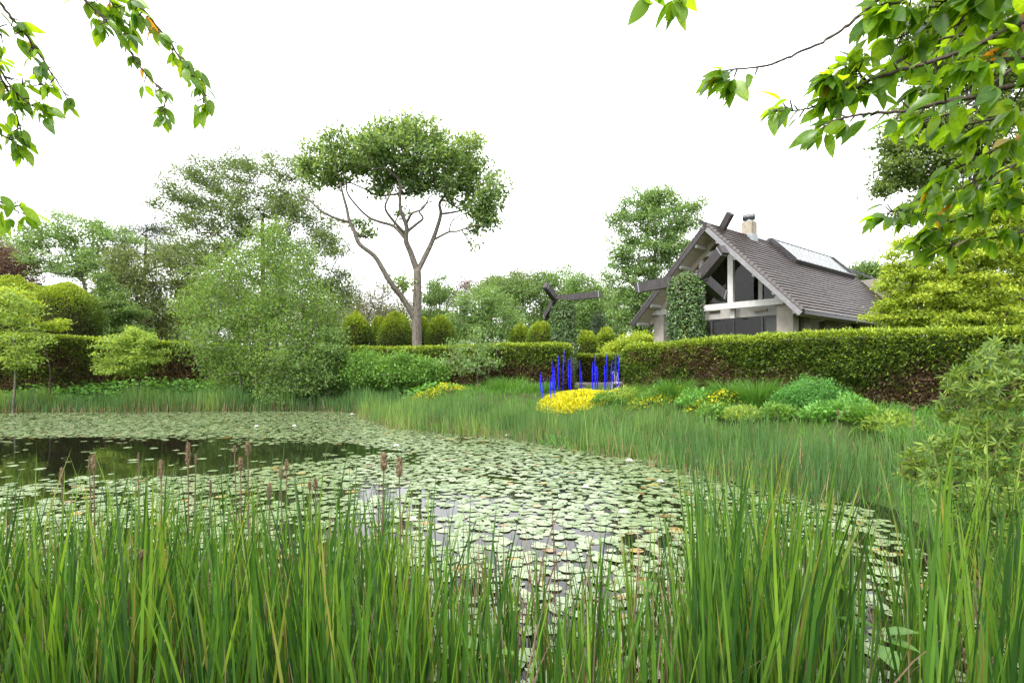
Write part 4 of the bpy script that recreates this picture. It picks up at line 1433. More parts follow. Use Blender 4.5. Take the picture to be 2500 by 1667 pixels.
# yellow flowering ground cover
def yellow_patch(label, n, ex, ey, rx, ry, hz, keep=1.0):
    a = U(0, 2 * np.pi, n)
    q = np.sqrt(U(0, 1, n))
    X, Y = ex + np.cos(a) * q * rx, ey + np.sin(a) * q * ry
    b = place(X, Y)
    mound = noise(b, .55, 21)
    z = hz * (.35 + .9 * mound) * np.sqrt(np.clip(1 - q ** 3, 0, 1))
    c = b + np.stack([0 * X, 0 * X, z * U(.55, 1, n)], -1)
    V, Q = leaves(c, nrm(rdir(n) + [0, 0, .4]), nrm(rdir(n) * .7 + [0, -.2, 1]), U(.05, .10, n), U(.035, .07, n), .1)
    g = np.where(U(0, 1, n) < keep, U(.2, 1, n), U(0, .2, n))
    tag(obj("yellow_flowers", mesh("yellow_flowers", V, Q, rnd=g, mat=M["yellow"])), label, "flowers", None, "stuff")


yellow_patch("mass of bright yellow flowers around the blue rods", 20000, 2.75, 20.0, 1.85, 1.3, .24, .75)
yellow_patch("small yellow flower patch before the middle hedge", 1500, -3.7, 26.2, 1.8, .8, .6, .5)
yellow_patch("thin yellow flowers mixed with grass right of the rods", 900, 5.0, 17.8, 1.3, .7, .45, .5)
yellow_patch("few yellow flowers under the right hedge", 600, 6.0, 16.1, 1.0, .5, .4, .45)

# short bright plants at the pond's right edge
X, Y = scatter(14000, -6, 5, 10, 24)
d = pond_sd(X, Y)
ok = (np.abs(d + .25) < .35) & (noise(np.stack([X, Y, 0 * X], -1), 1.4, 31) > .42)
X, Y = X[ok], Y[ok]
b = np.stack([X, Y, 0 * X - .05], -1)
N = len(X)
V, Q = blades(b, U(.2, .5, N), U(0, .5, N), U(0, 6.3, N), U(0, .5, N), U(.02, .045, N), S=3)
tag(obj("water_edge_plants", mesh("water_edge_plants", V, Q, rnd=np.repeat(U(.3, 1, N), 3), mat=M["grass"])), "short bright green plants at the edge of the lily pads", "water plants", None, "stuff")

# ------------------------------------------------------------------ lily pads
PADN = 11
pa = np.linspace(math.radians(14), math.radians(346), PADN)


def pad_ring(curl):
    rr = 1 + .03 * np.sin(pa * 5)
    return np.stack([np.cos(pa) * rr, np.sin(pa) * rr, np.full(PADN, .05) + curl * np.clip(np.cos(pa - 2.2), 0, 1) ** 2], -1)


sp = .145
gxp, gyp = np.meshgrid(np.arange(-27, 6, sp), np.arange(3.0, 29.5, sp))
X = (gxp + U(-.075, .075, gxp.shape)).ravel()
Y = (gyp + U(-.075, .075, gyp.shape)).ravel()
d = pond_sd(X, Y)
vis = (np.abs(X) < 1.0 * Y + 2.5) & (d < -.05)
X, Y, d = X[vis], Y[vis], d[vis]
pn = np.stack([X * .6, Y, 0 * X], -1)
# open dark water in the left middle of the pond
owy = np.interp(X, [-17, -10, -6, -3.2], [12.4, 13.2, 14.2, 14.6])
owh = np.interp(X, [-17, -10, -6.5, -3.6, -2.6], [3.4, 3.2, 2.3, .5, 0])
e = np.abs(Y - owy) / np.maximum(owh, .01)
edge_n = noise(np.stack([X * .45, Y * 1.2, 0 * X], -1), 1.6, 51)
opn = np.clip(1.55 - e - (edge_n - .5) * 1.1, 0, 1)
dens = .97 - .93 * np.clip(opn * 1.7, 0, 1)
dens *= np.where(noise(pn, .8, 52) < .2, .5, 1.0)
dens = np.where((Y < 7.5) & (noise(np.stack([X, Y, 0 * X], -1), .9, 57) < .33), dens * .6, dens)
keep = U(0, 1, len(X)) < dens
X, Y = X[keep], Y[keep]
N = len(X)
R = .055 + .06 * U(0, 1, N) ** 1.3
size = R / Y
order = np.argsort(-(size) + (np.abs(X) > .9 * Y) * 10)
single, rest = order[:300], order[300:]
rz = U(0, 2 * np.pi, N)
Z = U(.004, .016, N)
n = len(rest)
ring = pad_ring(0)[None] * R[rest][:, None, None] * np.array([1, 1, .25])
ca, sa = np.cos(rz[rest])[:, None], np.sin(rz[rest])[:, None]
tx, ty = rng.normal(0, .02, n)[:, None], rng.normal(0, .02, n)[:, None]
rx_ = ring[..., 0] * ca - ring[..., 1] * sa
ry_ = ring[..., 0] * sa + ring[..., 1] * ca
curl = (U(0, 1, n) < .05)[:, None] * U(.25, .8, n)[:, None]
rz_ = ring[..., 2] + rx_ * tx + ry_ * ty + curl * R[rest][:, None] * np.clip(rx_ / R[rest][:, None], 0, 1) ** 2
ringw = np.stack([rx_ + X[rest][:, None], ry_ + Y[rest][:, None], np.maximum(rz_ + Z[rest][:, None], .002)], -1)
cent = np.stack([X[rest], Y[rest], Z[rest]], -1)[:, None]
V = np.concatenate([cent, ringw], 1)
k = np.arange(1, PADN)
tri = np.stack([0 * k, k, k + 1], -1)
T = (np.arange(n)[:, None, None] * (PADN + 1) + tri[None]).reshape(-1, 3)
o = obj("lily_pads", mesh("lily_pads", V.reshape(-1, 3), None, T, rnd=np.repeat(U(0, 1, n), PADN - 1), mat=M["pad"]))
tag(o, "carpet of small pale lily pads covering the middle and far pond", "lily pads", None, "stuff")
pad_me = []
for kx in range(5):
    rg = pad_ring([0, 0, .06, .02, .5][kx]) * [1, 1, 1.0]
    rg[:, 2] *= .6
    mid = np.stack([rg[:, 0] * .55, rg[:, 1] * .55, rg[:, 2] * .2], -1)
    V = np.vstack([[0, 0, 0], mid, rg])
    k = np.arange(1, PADN)
    T = np.stack([0 * k, k, k + 1], -1)
    Q = np.stack([k, k + PADN, k + PADN + 1, k + 1], -1)
    pad_me.append(mesh("lily_pad", V, Q, T, rnd=np.zeros(2 * (PADN - 1)), mat=M["pad"], smooth=True))
for j, i in enumerate(single):
    kx = 4 if U() < .035 else int(U(0, 4))
    o = obj("lily_pad", pad_me[kx], None, (X[i], Y[i], .006 + (j % 7) * .0021), (rng.normal(0, .012), rng.normal(0, .012), rz[i]), (R[i], R[i] * U(.9, 1), R[i]))
    pxx = X[i] / Y[i] * FPX + 1250
    zn = 0 if pxx < 800 else 1 if pxx < 1250 else 2 if pxx < 1700 else 3
    if kx == 4:
        tag(o, "near lily pad with one edge curled up out of the water", "lily pad", "curled lily pads")
    else:
        tag(o, ("round lily pad behind the dense lower left cattails", "round lily pad left of centre just beyond the cattails", "round lily pad right of centre just beyond the sparse cattails",
                "round lily pad behind the tall right-hand cattails")[zn], "lily pad", ("pads at lower left", "pads left of centre", "pads right of centre", "pads at lower right")[zn])

# white water lilies
fl = MB()
for ringk, (nn_, el, ln) in enumerate(((8, .25, .085), (8, .65, .075), (6, 1.05, .06))):
    for k in range(nn_):
        a = 2 * np.pi * (k + ringk * .5) / nn_
        dd = np.array([math.cos(a) * math.cos(el), math.sin(a) * math.cos(el), math.sin(el)])
        up_ = np.array([-math.cos(a) * math.sin(el), -math.sin(a) * math.sin(el), math.cos(el)])
        V, Q = leaves(np.array([[0, 0, .012]]), dd[None], up_[None], ln, .032, -.15)
        fl.put(V, Q, r=U())
fl_me = fl.mesh("petals", M["petal"])
st = MB()
for k in range(12):
    a = k * 2.4
    st.tube([(0, 0, .01), (math.cos(a) * .012, math.sin(a) * .012, .045)], .004, 4)
st_me = st.mesh("stamens", M["stamen"])
lil = [(1238, 1066, "beside the reeds at mid pond"), (1634, 1104, "by the right reeds, right one of two"), (1608, 1100, "by the right reeds, left one of two"), (1536, 1128, "alone in the right pond"),
       (1612, 1179, "right of centre near the dark gap"), (1459, 1072, "at the foot of the middle reeds"), (1008, 1274, "between the cattails left of centre"), (1430, 1193, "in the middle of the pond"),
       (1523, 1255, "behind the centre cattails"), (1730, 1223, "left of the tall right cattails"), (1240, 1495, "low among the front cattail stems"), (859, 1013, "far off, first by the far reeds"),
       (928, 1019, "far off, second by the far reeds"), (967, 1091, "left of centre beyond the seed heads"), (1095, 1052, "near the short bright edge plants"), (626, 1043, "far off, left of the open water"), (718, 1042, "far off, behind the open water")]
for px, py, lab in lil:
    Yp = CAMH * FPX / (py - HOR)
    p = P(px, py, Yp)
    s = 1.0 if Yp < 12 else 1.25
    t = thing("water_lily", "white water lily " + lab, "water lily", (p[0], p[1], .012), U(0, 6), "white water lilies")
    obj("petals", fl_me, t, scale=s)
    obj("stamens", st_me, t, scale=s)

# ------------------------------------------------------------------ foreground cattails
topx = [-200, 0, 300, 700, 960, 1100, 1250, 1450, 1620, 1720, 1850, 1980, 2090, 2180, 2300, 2400, 2600]
topy = [1120, 1120, 1130, 1110, 1150, 1160, 1300, 1280, 1230, 1070, 1050, 1090, 1220, 1130, 1010, 1020, 1080]
denx = [-200, 0, 900, 1000, 1250, 1400, 1600, 1700, 2050, 2130, 2250, 2450, 2600]
deny = [.9, .95, .95, .62, .48, .48, .5, .85, .75, .1, .3, .35, .3]
plants = []
while len(plants) < 860:
    Yp = 2.55 + 3.0 * U() ** 1.15
    px = U(-800, 2900)
    if U() > np.interp(px, denx, deny):
        continue
    Xp = (px - 1250) / FPX * Yp
    sd = float(pond_sd(np.array([Xp]), np.array([Yp]))[0])
    if sd > .35:
        continue
    lim = 5.2 if px < 950 else (4.7 if px < 1650 else 5.0)
    if Yp > lim + U(-.4, .5):
        continue
    H = CAMH - (np.interp(px, topx, topy) - HOR) * Yp / FPX
    H = np.clip(H * (U(.8, 1.06) if px > 1660 else U(.5, 1.08) if px > 1000 else U(.62, 1.06)), .45, 1.98)
    plants.append((Yp, Xp, H))
for px in (2235, 2290, 2330, 2365, 2410, 2450, 2490):
    Yp = U(2.3, 2.7)
    plants.append((Yp, (px - 1250) / FPX * Yp, CAMH - (U(1010, 1150) - HOR) * Yp / FPX))
plants.sort(key=lambda q_: (abs(q_[1]) > .97 * q_[0], q_[0]))
LH = [1.0, 1.15, 1.3, 1.45, 1.6, 1.75]
leaf_me = []
for h in LH:
    for v in range(4):
        V, Q = blades(np.zeros((1, 3)), h, U(.02, .10), 0.0, U(.0, .13), U(.010, .019), S=8, face=np.array([U(1.0, 2.1)]), twist=.9, power=2.5)
        leaf_me.append((h, mesh("cattail_leaf", V, Q, rnd=np.zeros(8), mat=M["cattail"], smooth=True)))
dead_me = []
for v in range(6):
    V, Q = blades(np.zeros((1, 3)), U(.9, 1.2), U(.02, .12), 0.0, (U(0, .1), .5)[v == 5], U(.008, .016), S=7, twist=2.0, face=np.array([U(1.0, 2.1)]))
    dead_me.append(mesh("dead_leaf", V, Q, rnd=np.full(7, U(.1, .9)), mat=M["dead"], smooth=True))
ZONE = ["green cattail plant in the dense stand at the lower left", "green cattail plant under the two big fluffy seed heads", "green cattail plant in the sparse middle stand before the pads",
        "tall dark green cattail plant in the right-hand stand", "cattail plant beside the rhododendron at the right edge"]
ZGRP = ["cattails at lower left", "cattails left of centre", "cattails in the middle", "cattails of the right-hand stand", "cattails by the rhododendron"]
sb, sh, sl_, sa_, sc_, sw_, sr_ = [], [], [], [], [], [], []
for k, (Yp, Xp, H) in enumerate(plants):
    g = max(gz(Xp, Yp), -.22)
    nl = int(U(5, 9))
    if k < 300:
        pxx = Xp / Yp * FPX + 1250
        zn = 0 if pxx < 620 else 1 if pxx < 1000 else 2 if pxx < 1660 else 3 if pxx < 2120 else 4
        t = thing("cattail_plant", ZONE[zn], "cattail", (Xp, Yp, g), 0, ZGRP[zn])
        for j in range(nl):
            hj = (H - g) * U(.66, 1.03)
            cand = [m_ for m_ in leaf_me if abs(m_[0] - hj) < .16] or [leaf_me[0] if hj < 1 else leaf_me[-1]]
            hh, me = cand[int(U(0, len(cand)))]
            a = U(0, 2 * np.pi)
            if j == 0 and U() < .45:
                obj("dead_leaf", dead_me[int(U(0, 6))], t, (.01, -.02, 0), (rng.normal(0, .05), rng.normal(0, .05), U(0, 6.28)), (1, 1, U(.6, 1.05) * min(1.0, (H - g) / 1.2)))
            obj("leaf", me, t, (math.cos(a) * .02, math.sin(a) * .02, 0), (rng.normal(0, .03), rng.normal(0, .03), a), (U(.9, 1.3), U(.9, 1.3), hj / hh))
    else:
        for j in range(nl):
            sb.append((Xp + U(-.03, .03), Yp + U(-.03, .03), g))
            sh.append((H - g) * U(.62, 1.03))
            sw_.append(U(.011, .019))
            sl_.append(abs(rng.normal(0, .07)))
            sc_.append(U(0, .16))
            sr_.append(U())
N = len(sb)
V, Q = blades(np.array(sb), np.array(sh), np.array(sl_), U(0, 6.283, N), np.array(sc_), np.array(sw_), S=7, twist=.9, power=2.5)
o = obj("cattail_leaves", mesh("cattail_leaves", V, Q, rnd=np.repeat(sr_, 7), mat=M["cattail"], smooth=True))
tag(o, "dense cattail leaves filling in behind the front row", "cattails", None, "stuff")
# dead brown stalks and broken leaves among them
N = 3800
Yd = 2.6 + 2.9 * U(0, 1, N)
Xd = (U(-600, 2450, N) - 1250) / FPX * Yd
ok = pond_sd(Xd, Yd) < .3
ok &= U(0, 1, N) < np.interp(Xd / Yd * FPX + 1250, denx, deny)
Xd, Yd = Xd[ok], Yd[ok]
N = len(Xd)
b = np.stack([Xd, Yd, np.maximum(ground_z(Xd, Yd), -.2)], -1)
V, Q = blades(b, U(.3, 1.3, N), np.abs(rng.normal(0, .10, N)), U(0, 6.283, N), U(0, .8, N) ** 3, U(.005, .014, N), S=5, twist=2)
tag(obj("dead_stalks", mesh("dead_stalks", V, Q, rnd=np.repeat(U(0, 1, N), 5), mat=M["dead"])), "dry brown stalks between the front cattail leaves", "dead stalks", None, "stuff")

# brown seed heads of last year
heads = [(335, 400, 482, 1.0, 4.9), (484, 340, 412, .5, 5.1), (508, 330, 416, 1.0, 4.9), (872, 360, 462, 1.0, 4.7), (1018, 262, 402, 1.05, 5.0), (1060, 325, 392, .5, 5.2), (1270, 280, 322, .65, 5.2),
         (1303, 345, 416, 1.1, 4.6), (1342, 256, 336, 1.1, 4.6), (1522, 400, 472, 1.0, 4.7), (1552, 356, 422, .9, 5.0), (1458, 485, 572, 1.1, 4.4), (1140, 470, 545, .6, 4.8), (1678, 475, 525, .8, 4.6),
         (1708, 455, 525, .9, 4.6), (2078, 318, 418, 1.6, 4.0), (2162, 345, 452, 1.5, 3.9), (750, 320, 385, .4, 5.2), (770, 845, 893, 1.5, 3.6)]
hl = ["brown seed head furthest left above the cattails", "thin twin of the second seed head from the left", "fluffy second seed head from the left", "brown seed head left of the longest one",
      "longest brown seed head over the dark water", "thin spike right of the longest seed head", "small seed knob over the pads", "seed head below the highest one", "highest seed head, plump and dark brown",
      "seed head of the pair near mid left, lower one", "seed head of the pair near mid left, upper one", "low seed head among leaf tips", "slender frayed seed head half hidden by leaves",
      "left small head of the pair by the pads", "right small head of the pair by the pads", "big fluffy pale seed head, left of two", "big fluffy pale seed head, right of two", "bare thin spike left of the long seed heads",
      "broken drooping seed head low in the leaves"]


def seed_head(label, px, y0, y1, Y, fat):
    top, bot = P(px, y0, Y), P(px, y1, Y)
    g = max(gz(top[0], top[1]), -.2)
    t = thing("cattail_seed_head", label, "seed head", (top[0], top[1], g), 0, "old cattail seed heads")
    zt, zb = top[2] - g, bot[2] - g
    lean = U(-.03, .03)
    MB().tube([(lean * -2, 0, -.02), (lean * -.8, .01, zb * .5), (0, 0, zb), (0, 0, zt)], [.007, .006, .005, .004], 6).build("stalk", M["dead"], t)
    L = zt - zb
    n, m = 10, 12
    r = .0145 * fat
    ts = np.linspace(0, 1, n)
    prof = np.clip(np.sin(np.pi * np.clip(ts * .92 + .06, 0, 1)), 0, 1) ** .45
    th = np.arange(m) * 2 * np.pi / m
    A, B = np.meshgrid(ts, th, indexing='ij')
    q = np.stack([np.cos(B), np.sin(B), A * L * 40], -1)
    nz_ = noise(q + px, .7, 5)
    rr = r * prof[:, None] * (.62 + .75 * nz_)
    V = np.stack([np.cos(B) * rr, np.sin(B) * rr, zb + A * L], -1).reshape(-1, 3)
    i, j = np.meshgrid(np.arange(n - 1), np.arange(m), indexing='ij')
    Q = np.stack([i * m + j, i * m + (j + 1) % m, (i + 1) * m + (j + 1) % m, (i + 1) * m + j], -1).reshape(-1, 4)
    hd = obj("head", mesh("seed_head", V, Q, rnd=U(.15, .75, len(Q)), mat=M["seed"]), t)
    # loose fluff
    N = 420
    a, zz = U(0, 6.283, N), U(.02, .98, N)
    ro = r * np.interp(zz, ts, prof) * U(.7, 1.1, N)
    c = np.stack([np.cos(a) * ro, np.sin(a) * ro, zb + zz * L], -1)
    dd = nrm(np.stack([np.cos(a), np.sin(a), U(-.6, .9, N)], -1) + rdir(N) * .5)
    V, Q = leaves(c, dd, rdir(N), U(.006, .016, N) * min(fat, 1.2), .003)
    f = obj("fluff", mesh("fluff", V, Q, rnd=U(.2, 1, N), mat=M["seed"]), hd)
    f["kind"] = "stuff"


for (cx, c0, c1, fat, Y), lab in zip(heads, hl):
    seed_head(lab, cx / 2.218, 960 + c0 / 2.218, 960 + c1 / 2.218, Y, fat)
for px, y0, y1, Y, fat, lab in ((2229, 992, 1003, 10.2, 1.6, "tall lone seed head before the right hedge"), (2046, 1000, 1013, 10.8, 1.1, "thin lone seed head before the feathery shrub"),
                                (1100, 950, 960, 22.5, 2.2, "pale seed head above the middle reeds, left"), (1170, 936, 946, 22.5, 2.2, "pale seed head above the middle reeds, right"),
                                (1281, 960, 970, 20.5, 2.0, "pale seed head left of the yellow flowers")):
    seed_head(lab, px, y0, y1, Y, fat)


# ------------------------------------------------------------------ broad leaves, generic
def broad_leaf(L, W, stations=6, curl=.25, fold=.2, tipp=1.35, petiole=.12):
    """ovate leaf along +X with folded midrib and a short stalk"""
    t = np.linspace(0, 1, stations)
    w = W * .5 * np.sin(np.pi * t ** .8) ** .8 * (1 - .25 * t ** 3)
    w[0], w[-1] = W * .03, 0.002 * L
    x = petiole * L + L * t * (1 - .06 * curl)
    z = -curl * L * t ** 2 * .5
    V = []
    for k in range(stations):
        V += [(x[k], w[k], z[k] + fold * w[k]), (x[k], 0, z[k]), (x[k], -w[k], z[k] + fold * w[k])]
    Q = []
    for k in range(stations - 1):
        a = 3 * k
        Q += [(a, a + 3, a + 4, a + 1), (a + 1, a + 4, a + 5, a + 2)]
    n = len(V)
    V += [(0, .0025, 0), (0, -.0025, 0), (petiole * L, -.002, 0), (petiole * L, .002, 0)]
    Q.append((n, n + 1, n + 2, n + 3))
    return np.array(V), np.array(Q)


def orient(d, n):
    """rotation with +X along d and +Z near n"""
    d = Vector(d).normalized()
    n = Vector(n)
    y = n.cross(d)
    if y.length < 1e-4:
        y = Vector((0, 1, 0)).cross(d)
    y.normalize()
    return Matrix((d, y, d.cross(y))).transposed()


# ------------------------------------------------------------------ cherry trees overhanging the view
cherry_shapes = [broad_leaf(1.0, U(.42, .52), 7, c_, f_) for c_, f_ in ((.15, .15), (.35, .22), (.5, .12), (.25, .35), (.6, .25))]


def cherry_meshes():
    return [mesh("cherry_leaf", V, Q, rnd=np.zeros(len(Q)), mat=M["cherry"], smooth=True) for V, Q in cherry_shapes]


def cherry_tree(label, base, crotch, hubs, branches, DENS, LSC):
    """limbs: hidden limbs from the crotch outside the frame; branches: traced boughs with leaves"""
    g = gz(base[0], base[1])
    org = np.array([base[0], base[1], g])
    t = thing("cherry_tree", label, "tree", tuple(org))
    mes = cherry_meshes()
    mb = MB()
    mb.tube(smooth_path([org - org + [0, 0, -.2], (np.array(crotch) - org) * .5 + [.08, .05, 0], np.array(crotch) - org], 5), np.linspace(.16, .10, 11), 12)
    for h_ in hubs:
        c_ = np.array(crotch)
        lp = smooth_path([c_ - org - [0, 0, .05], (c_ + h_) / 2 - org + [0, U(-.15, .15), U(.1, .3)], np.array(h_) - org], 5)
        mb.tube(lp + rng.normal(size=lp.shape) * .006, np.linspace(.075, .028, len(lp)), 8)
    mb.build("trunk", M["bark_dark"], t, True)
    specs = []
    hubs = np.array(hubs)
    for (pts, Y0, Y1, root, t0, dens, Lf, rad) in branches:
        n = len(pts)
        w = [P(x, y, Y0 + (Y1 - Y0) * k / (n - 1)) for k, (x, y) in enumerate(pts)]
        path = smooth_path(w, 5)
        mb = MB()
        # the hidden run from the crotch to where the bough enters the picture
        c = hubs[int(np.argmin(np.linalg.norm(hubs - path[0], axis=1)))]
        mid = (c + path[0]) / 2 + np.array([0, U(-.12, .12), .12 * np.linalg.norm(c - path[0])])
        hid = smooth_path([c, mid, path[0], path[1]], 5)[:-1]
        full = np.vstack([hid[:-1], path])
        rr = np.concatenate([np.linspace(rad * 1.6, rad, len(hid) - 1), np.linspace(rad, .0022, len(path))])
        wob = rng.normal(size=full.shape) * .0015
        mb.tube(full + wob - org, rr * U(.9, 1.15, len(full)), 6)
        seg = np.linalg.norm(np.diff(path, axis=0), axis=1)
        tot = seg.sum()
        nl = max(3, int(dens * tot * DENS))
        lv = []
        tt = np.concatenate([U(t0, 1, nl), 1 - U(0, .12, 3) / tot, [1.0]])
        # leaves sit in tufts on short spurs
        tt = np.where(U(0, 1, len(tt)) < .75, np.round(tt * tot / .075) * .075 / tot, tt)
        tt = np.clip(tt, 0, 1)
        cum = np.r_[0, np.cumsum(seg)] / tot
        spur = {}
        for tk in tt:
            p = np.array([np.interp(tk, cum, path[:, a]) for a in range(3)])
            k = min(int(np.searchsorted(cum, tk)), len(path) - 1)
            tg_ = nrm(path[k] - path[max(k - 1, 0)] + 1e-9)
            key = round(float(tk), 3)
            if key not in spur:
                sd_ = nrm(np.cross(tg_, rng.normal(size=3))) * U(.015, .05) + tg_ * .02
                spur[key] = p + sd_
                if tk < .99:
                    mb.tube([p - org, p + sd_ * .6 - org, spur[key] - org], [.0035, .003, .002], 4)
                else:
                    spur[key] = p
            s_ = spur[key]
            side_v = nrm(rng.normal(size=3) * [1, .8, .7])
            dd = nrm(tg_ * .55 + side_v * .75 + np.array([0, 0, -.62]))
            nv = nrm(rng.normal(size=3) * .45 + np.array([0, -.35, 1.0]))
            lv.append((s_, dd, nv, Lf * LSC * U(.55, 1.12)))
        # leaves on the run outside the picture too
        for q_ in range(int(13 * DENS / 2.5 * np.linalg.norm(c - path[0]))):
            hp_ = hid[int(U(1, len(hid)))] + rng.normal(size=3) * .03
            lv.append((hp_, nrm(rng.normal(size=3) + np.array([0, 0, -.7])), nrm(rng.normal(size=3) * .45 + np.array([0, -.35, 1.0])), Lf * LSC * U(.55, 1.1)))
        specs.append((mb, lv, w[-1]))
    # which leaves become objects of their own: the ones that show largest
    allv = [(l[3] / max(l[0][1], .5) * (1 if abs(l[0][0]) < .93 * l[0][1] and l[0][2] < CAMH + .68 * l[0][1] else .05), bi, li) for bi, s in enumerate(specs) for li, l in enumerate(s[1])]
    allv.sort(reverse=True)
    chosen = {(b_, l_) for _, b_, l_ in allv[:300]}
    restV, restQ, restR, nv_ = [], [], [], 0
    for bi, (mb, lv, _) in enumerate(specs):
        br = mb.build("branch", M["bark_dark"], t, True)
        for li, (s_, dd, nv, L) in enumerate(lv):
            k = int(U(0, 5))
            R3 = orient(dd, nv)
            if (bi, li) in chosen:
                obj("leaf", mes[k], br, tuple(s_ - org), R3.to_euler(), L)
            else:
                V, Q = cherry_shapes[k]
                W_ = V @ np.array(R3).T * L + (s_ - org)
                restV.append(W_)
                restQ.append(Q + nv_)
                restR.append(np.full(len(Q), U()))
                nv_ += len(V)
    if restV:
        o = obj("more_leaves", mesh("more_leaves", np.vstack(restV), np.vstack(restQ), rnd=np.concatenate(restR), mat=M["cherry"], smooth=True), t)
        o["kind"] = "stuff"


def cr(pts):
    return [(1600 + x / 2.412, y / 2.412) for x, y in pts]


def cl(pts):
    return [(x / 2.8, y / 2.8) for x, y in pts]


# (points, start distance, end distance, root flag, first leaf at, leaves per metre, leaf length, thickness)
RB = [
    (cr([(1420, -110), (1310, 0), (1240, 60), (1160, 130), (1050, 210), (940, 270), (800, 330), (700, 375), (640, 390), (530, 405), (390, 412)]), 2.0, 2.0, 1, .93, 8, .125, .007),
    (cr([(1620, -60), (1500, -10), (1420, 20), (1330, 30), (1290, 90)]), 2.0, 2.0, 1, .25, 32, .14, .006),
    (cr([(2300, 60), (2050, 190), (1850, 290), (1640, 360), (1530, 390), (1400, 430), (1300, 460), (1180, 520), (1060, 580), (960, 620), (860, 650), (700, 655)]), 1.9, 2.2, 1, .05, 17, .12, .009),
    (cr([(1250, 480), (1190, 420), (1170, 350)]), 2.1, 2.1, 1, .3, 60, .11, .004),
    (cr([(1180, 520), (1080, 480), (1000, 470)]), 2.1, 2.1, 1, .3, 60, .11, .004),
    (cr([(2320, 460), (2171, 500), (2000, 530), (1850, 580), (1700, 600), (1550, 640), (1400, 660), (1250, 670), (1140, 690), (1040, 715), (950, 750)]), 1.9, 2.1, 1, .1, 15, .125, .010),
    (cr([(1800, 640), (1620, 710), (1500, 750), (1400, 765)]), 2.4, 2.6, 1, .1, 34, .11, .006),
    (cr([(2320, 760), (2171, 820), (2000, 880), (1900, 930), (1800, 980), (1700, 1070), (1640, 1120)]), 2.4, 2.5, 1, .15, 32, .12, .008),
    (cr([(2320, 1010), (2100, 1060), (1900, 1120), (1700, 1190), (1550, 1220), (1380, 1250), (1300, 1270)]), 2.6, 2.8, 1, .1, 34, .115, .008),
    (cr([(2320, 1180), (2171, 1200), (2000, 1230), (1800, 1290), (1700, 1330), (1540, 1400)]), 2.6, 2.8, 1, .1, 32, .12, .008),
    (cr([(2320, 1290), (2171, 1360), (2000, 1400), (1850, 1420), (1700, 1450), (1620, 1480)]), 2.6, 2.8, 1, .1, 28, .12, .007),
    (cr([(2320, 330), (2100, 350), (1950, 380), (1800, 430), (1640, 470), (1560, 500)]), 1.9, 2.1, 1, .0, 30, .13, .008),
    (cr([(2320, -60), (2100, 20), (1950, 60), (1800, 90), (1640, 150), (1500, 190), (1400, 240)]), 1.9, 2.1, 1, .0, 28, .13, .008),
    (cr([(2320, 140), (2150, 180), (2000, 170), (1850, 200), (1700, 230), (1580, 280), (1480, 320)]), 2.1, 2.3, 1, .0, 28, .13, .008),
    (cr([(2320, 610), (2150, 660), (2000, 700), (1900, 720), (1760, 760)]), 2.1, 2.3, 1, .0, 30, .125, .008),
    (cr([(2320, 900), (2171, 950), (2050, 1000), (1900, 1060), (1780, 1120)]), 2.5, 2.6, 1, .0, 32, .115, .008),
    (cr([(2350, -200), (2100, -120), (1900, -60), (1720, 0), (1650, 60)]), 1.9, 2.0, 1, .1, 24, .13, .008),
    (cr([(120, -90), (128, -40), (128, 0)]), 2.0, 2.0, 0, .5, 18, .13, .004),
]
cherry_tree("cherry tree at right whose leafy boughs reach in over the pond", (4.6, 1.2), (4.2, 1.5, 3.4), [(2.75, 2.0, 4.5), (2.7, 2.15, 3.7), (2.95, 2.45, 3.2), (3.1, 2.7, 2.75)], RB, 4.3, .86)
LB = [
    (cl([(-80, -90), (0, 20), (60, 100), (150, 200), (240, 340), (290, 400), (350, 500), (400, 570), (450, 660), (492, 735)]), 2.7, 2.9, 1, .1, 24, .115, .007),
    (cl([(480, -100), (580, 0), (650, 70), (740, 160), (820, 260), (900, 370), (960, 460), (1030, 540), (1100, 620), (1130, 680), (1125, 790)]), 2.7, 2.8, 1, .1, 30, .11, .008),
    (cl([(760, -110), (900, 0), (990, 80), (1080, 190), (1150, 270), (1230, 400), (1300, 480), (1350, 570), (1390, 660), (1380, 760)]), 2.7, 2.8, 1, .1, 34, .11, .007),
    (cl([(-60, 400), (0, 520), (60, 630), (100, 750), (140, 880), (165, 1000)]), 2.7, 2.8, 1, .0, 20, .11, .006),
    (cl([(-60, 420), (0, 480), (80, 600), (180, 700), (290, 760)]), 2.6, 2.7, 1, .2, 38, .115, .005),
    (cl([(-60, 860), (0, 910), (60, 950), (130, 990)]), 2.7, 2.8, 1, .0, 50, .115, .004),
    (cl([(-60, 1350), (0, 1380), (80, 1420), (170, 1470)]), 2.6, 2.7, 1, .1, 44, .115, .004),
    (cl([(-60, 500), (60, 600), (140, 600), (290, 580)]), 2.7, 2.8, 1, .2, 34, .11, .004),
    (cl([(700, -60), (760, 20), (820, 90), (880, 180)]), 2.75, 2.8, 1, .0, 55, .12, .005),
    (cl([(-80, 150), (0, 210), (20, 300)]), 2.7, 2.8, 1, .1, 30, .11, .004),
]
cherry_tree("cherry tree at left whose drooping boughs hang into the sky", (-5.2, 1.0), (-4.8, 1.6, 3.6), [(-3.1, 2.75, 4.6), (-3.3, 2.7, 3.7), (-3.2, 2.65, 3.0)], LB, 2.9, .84)

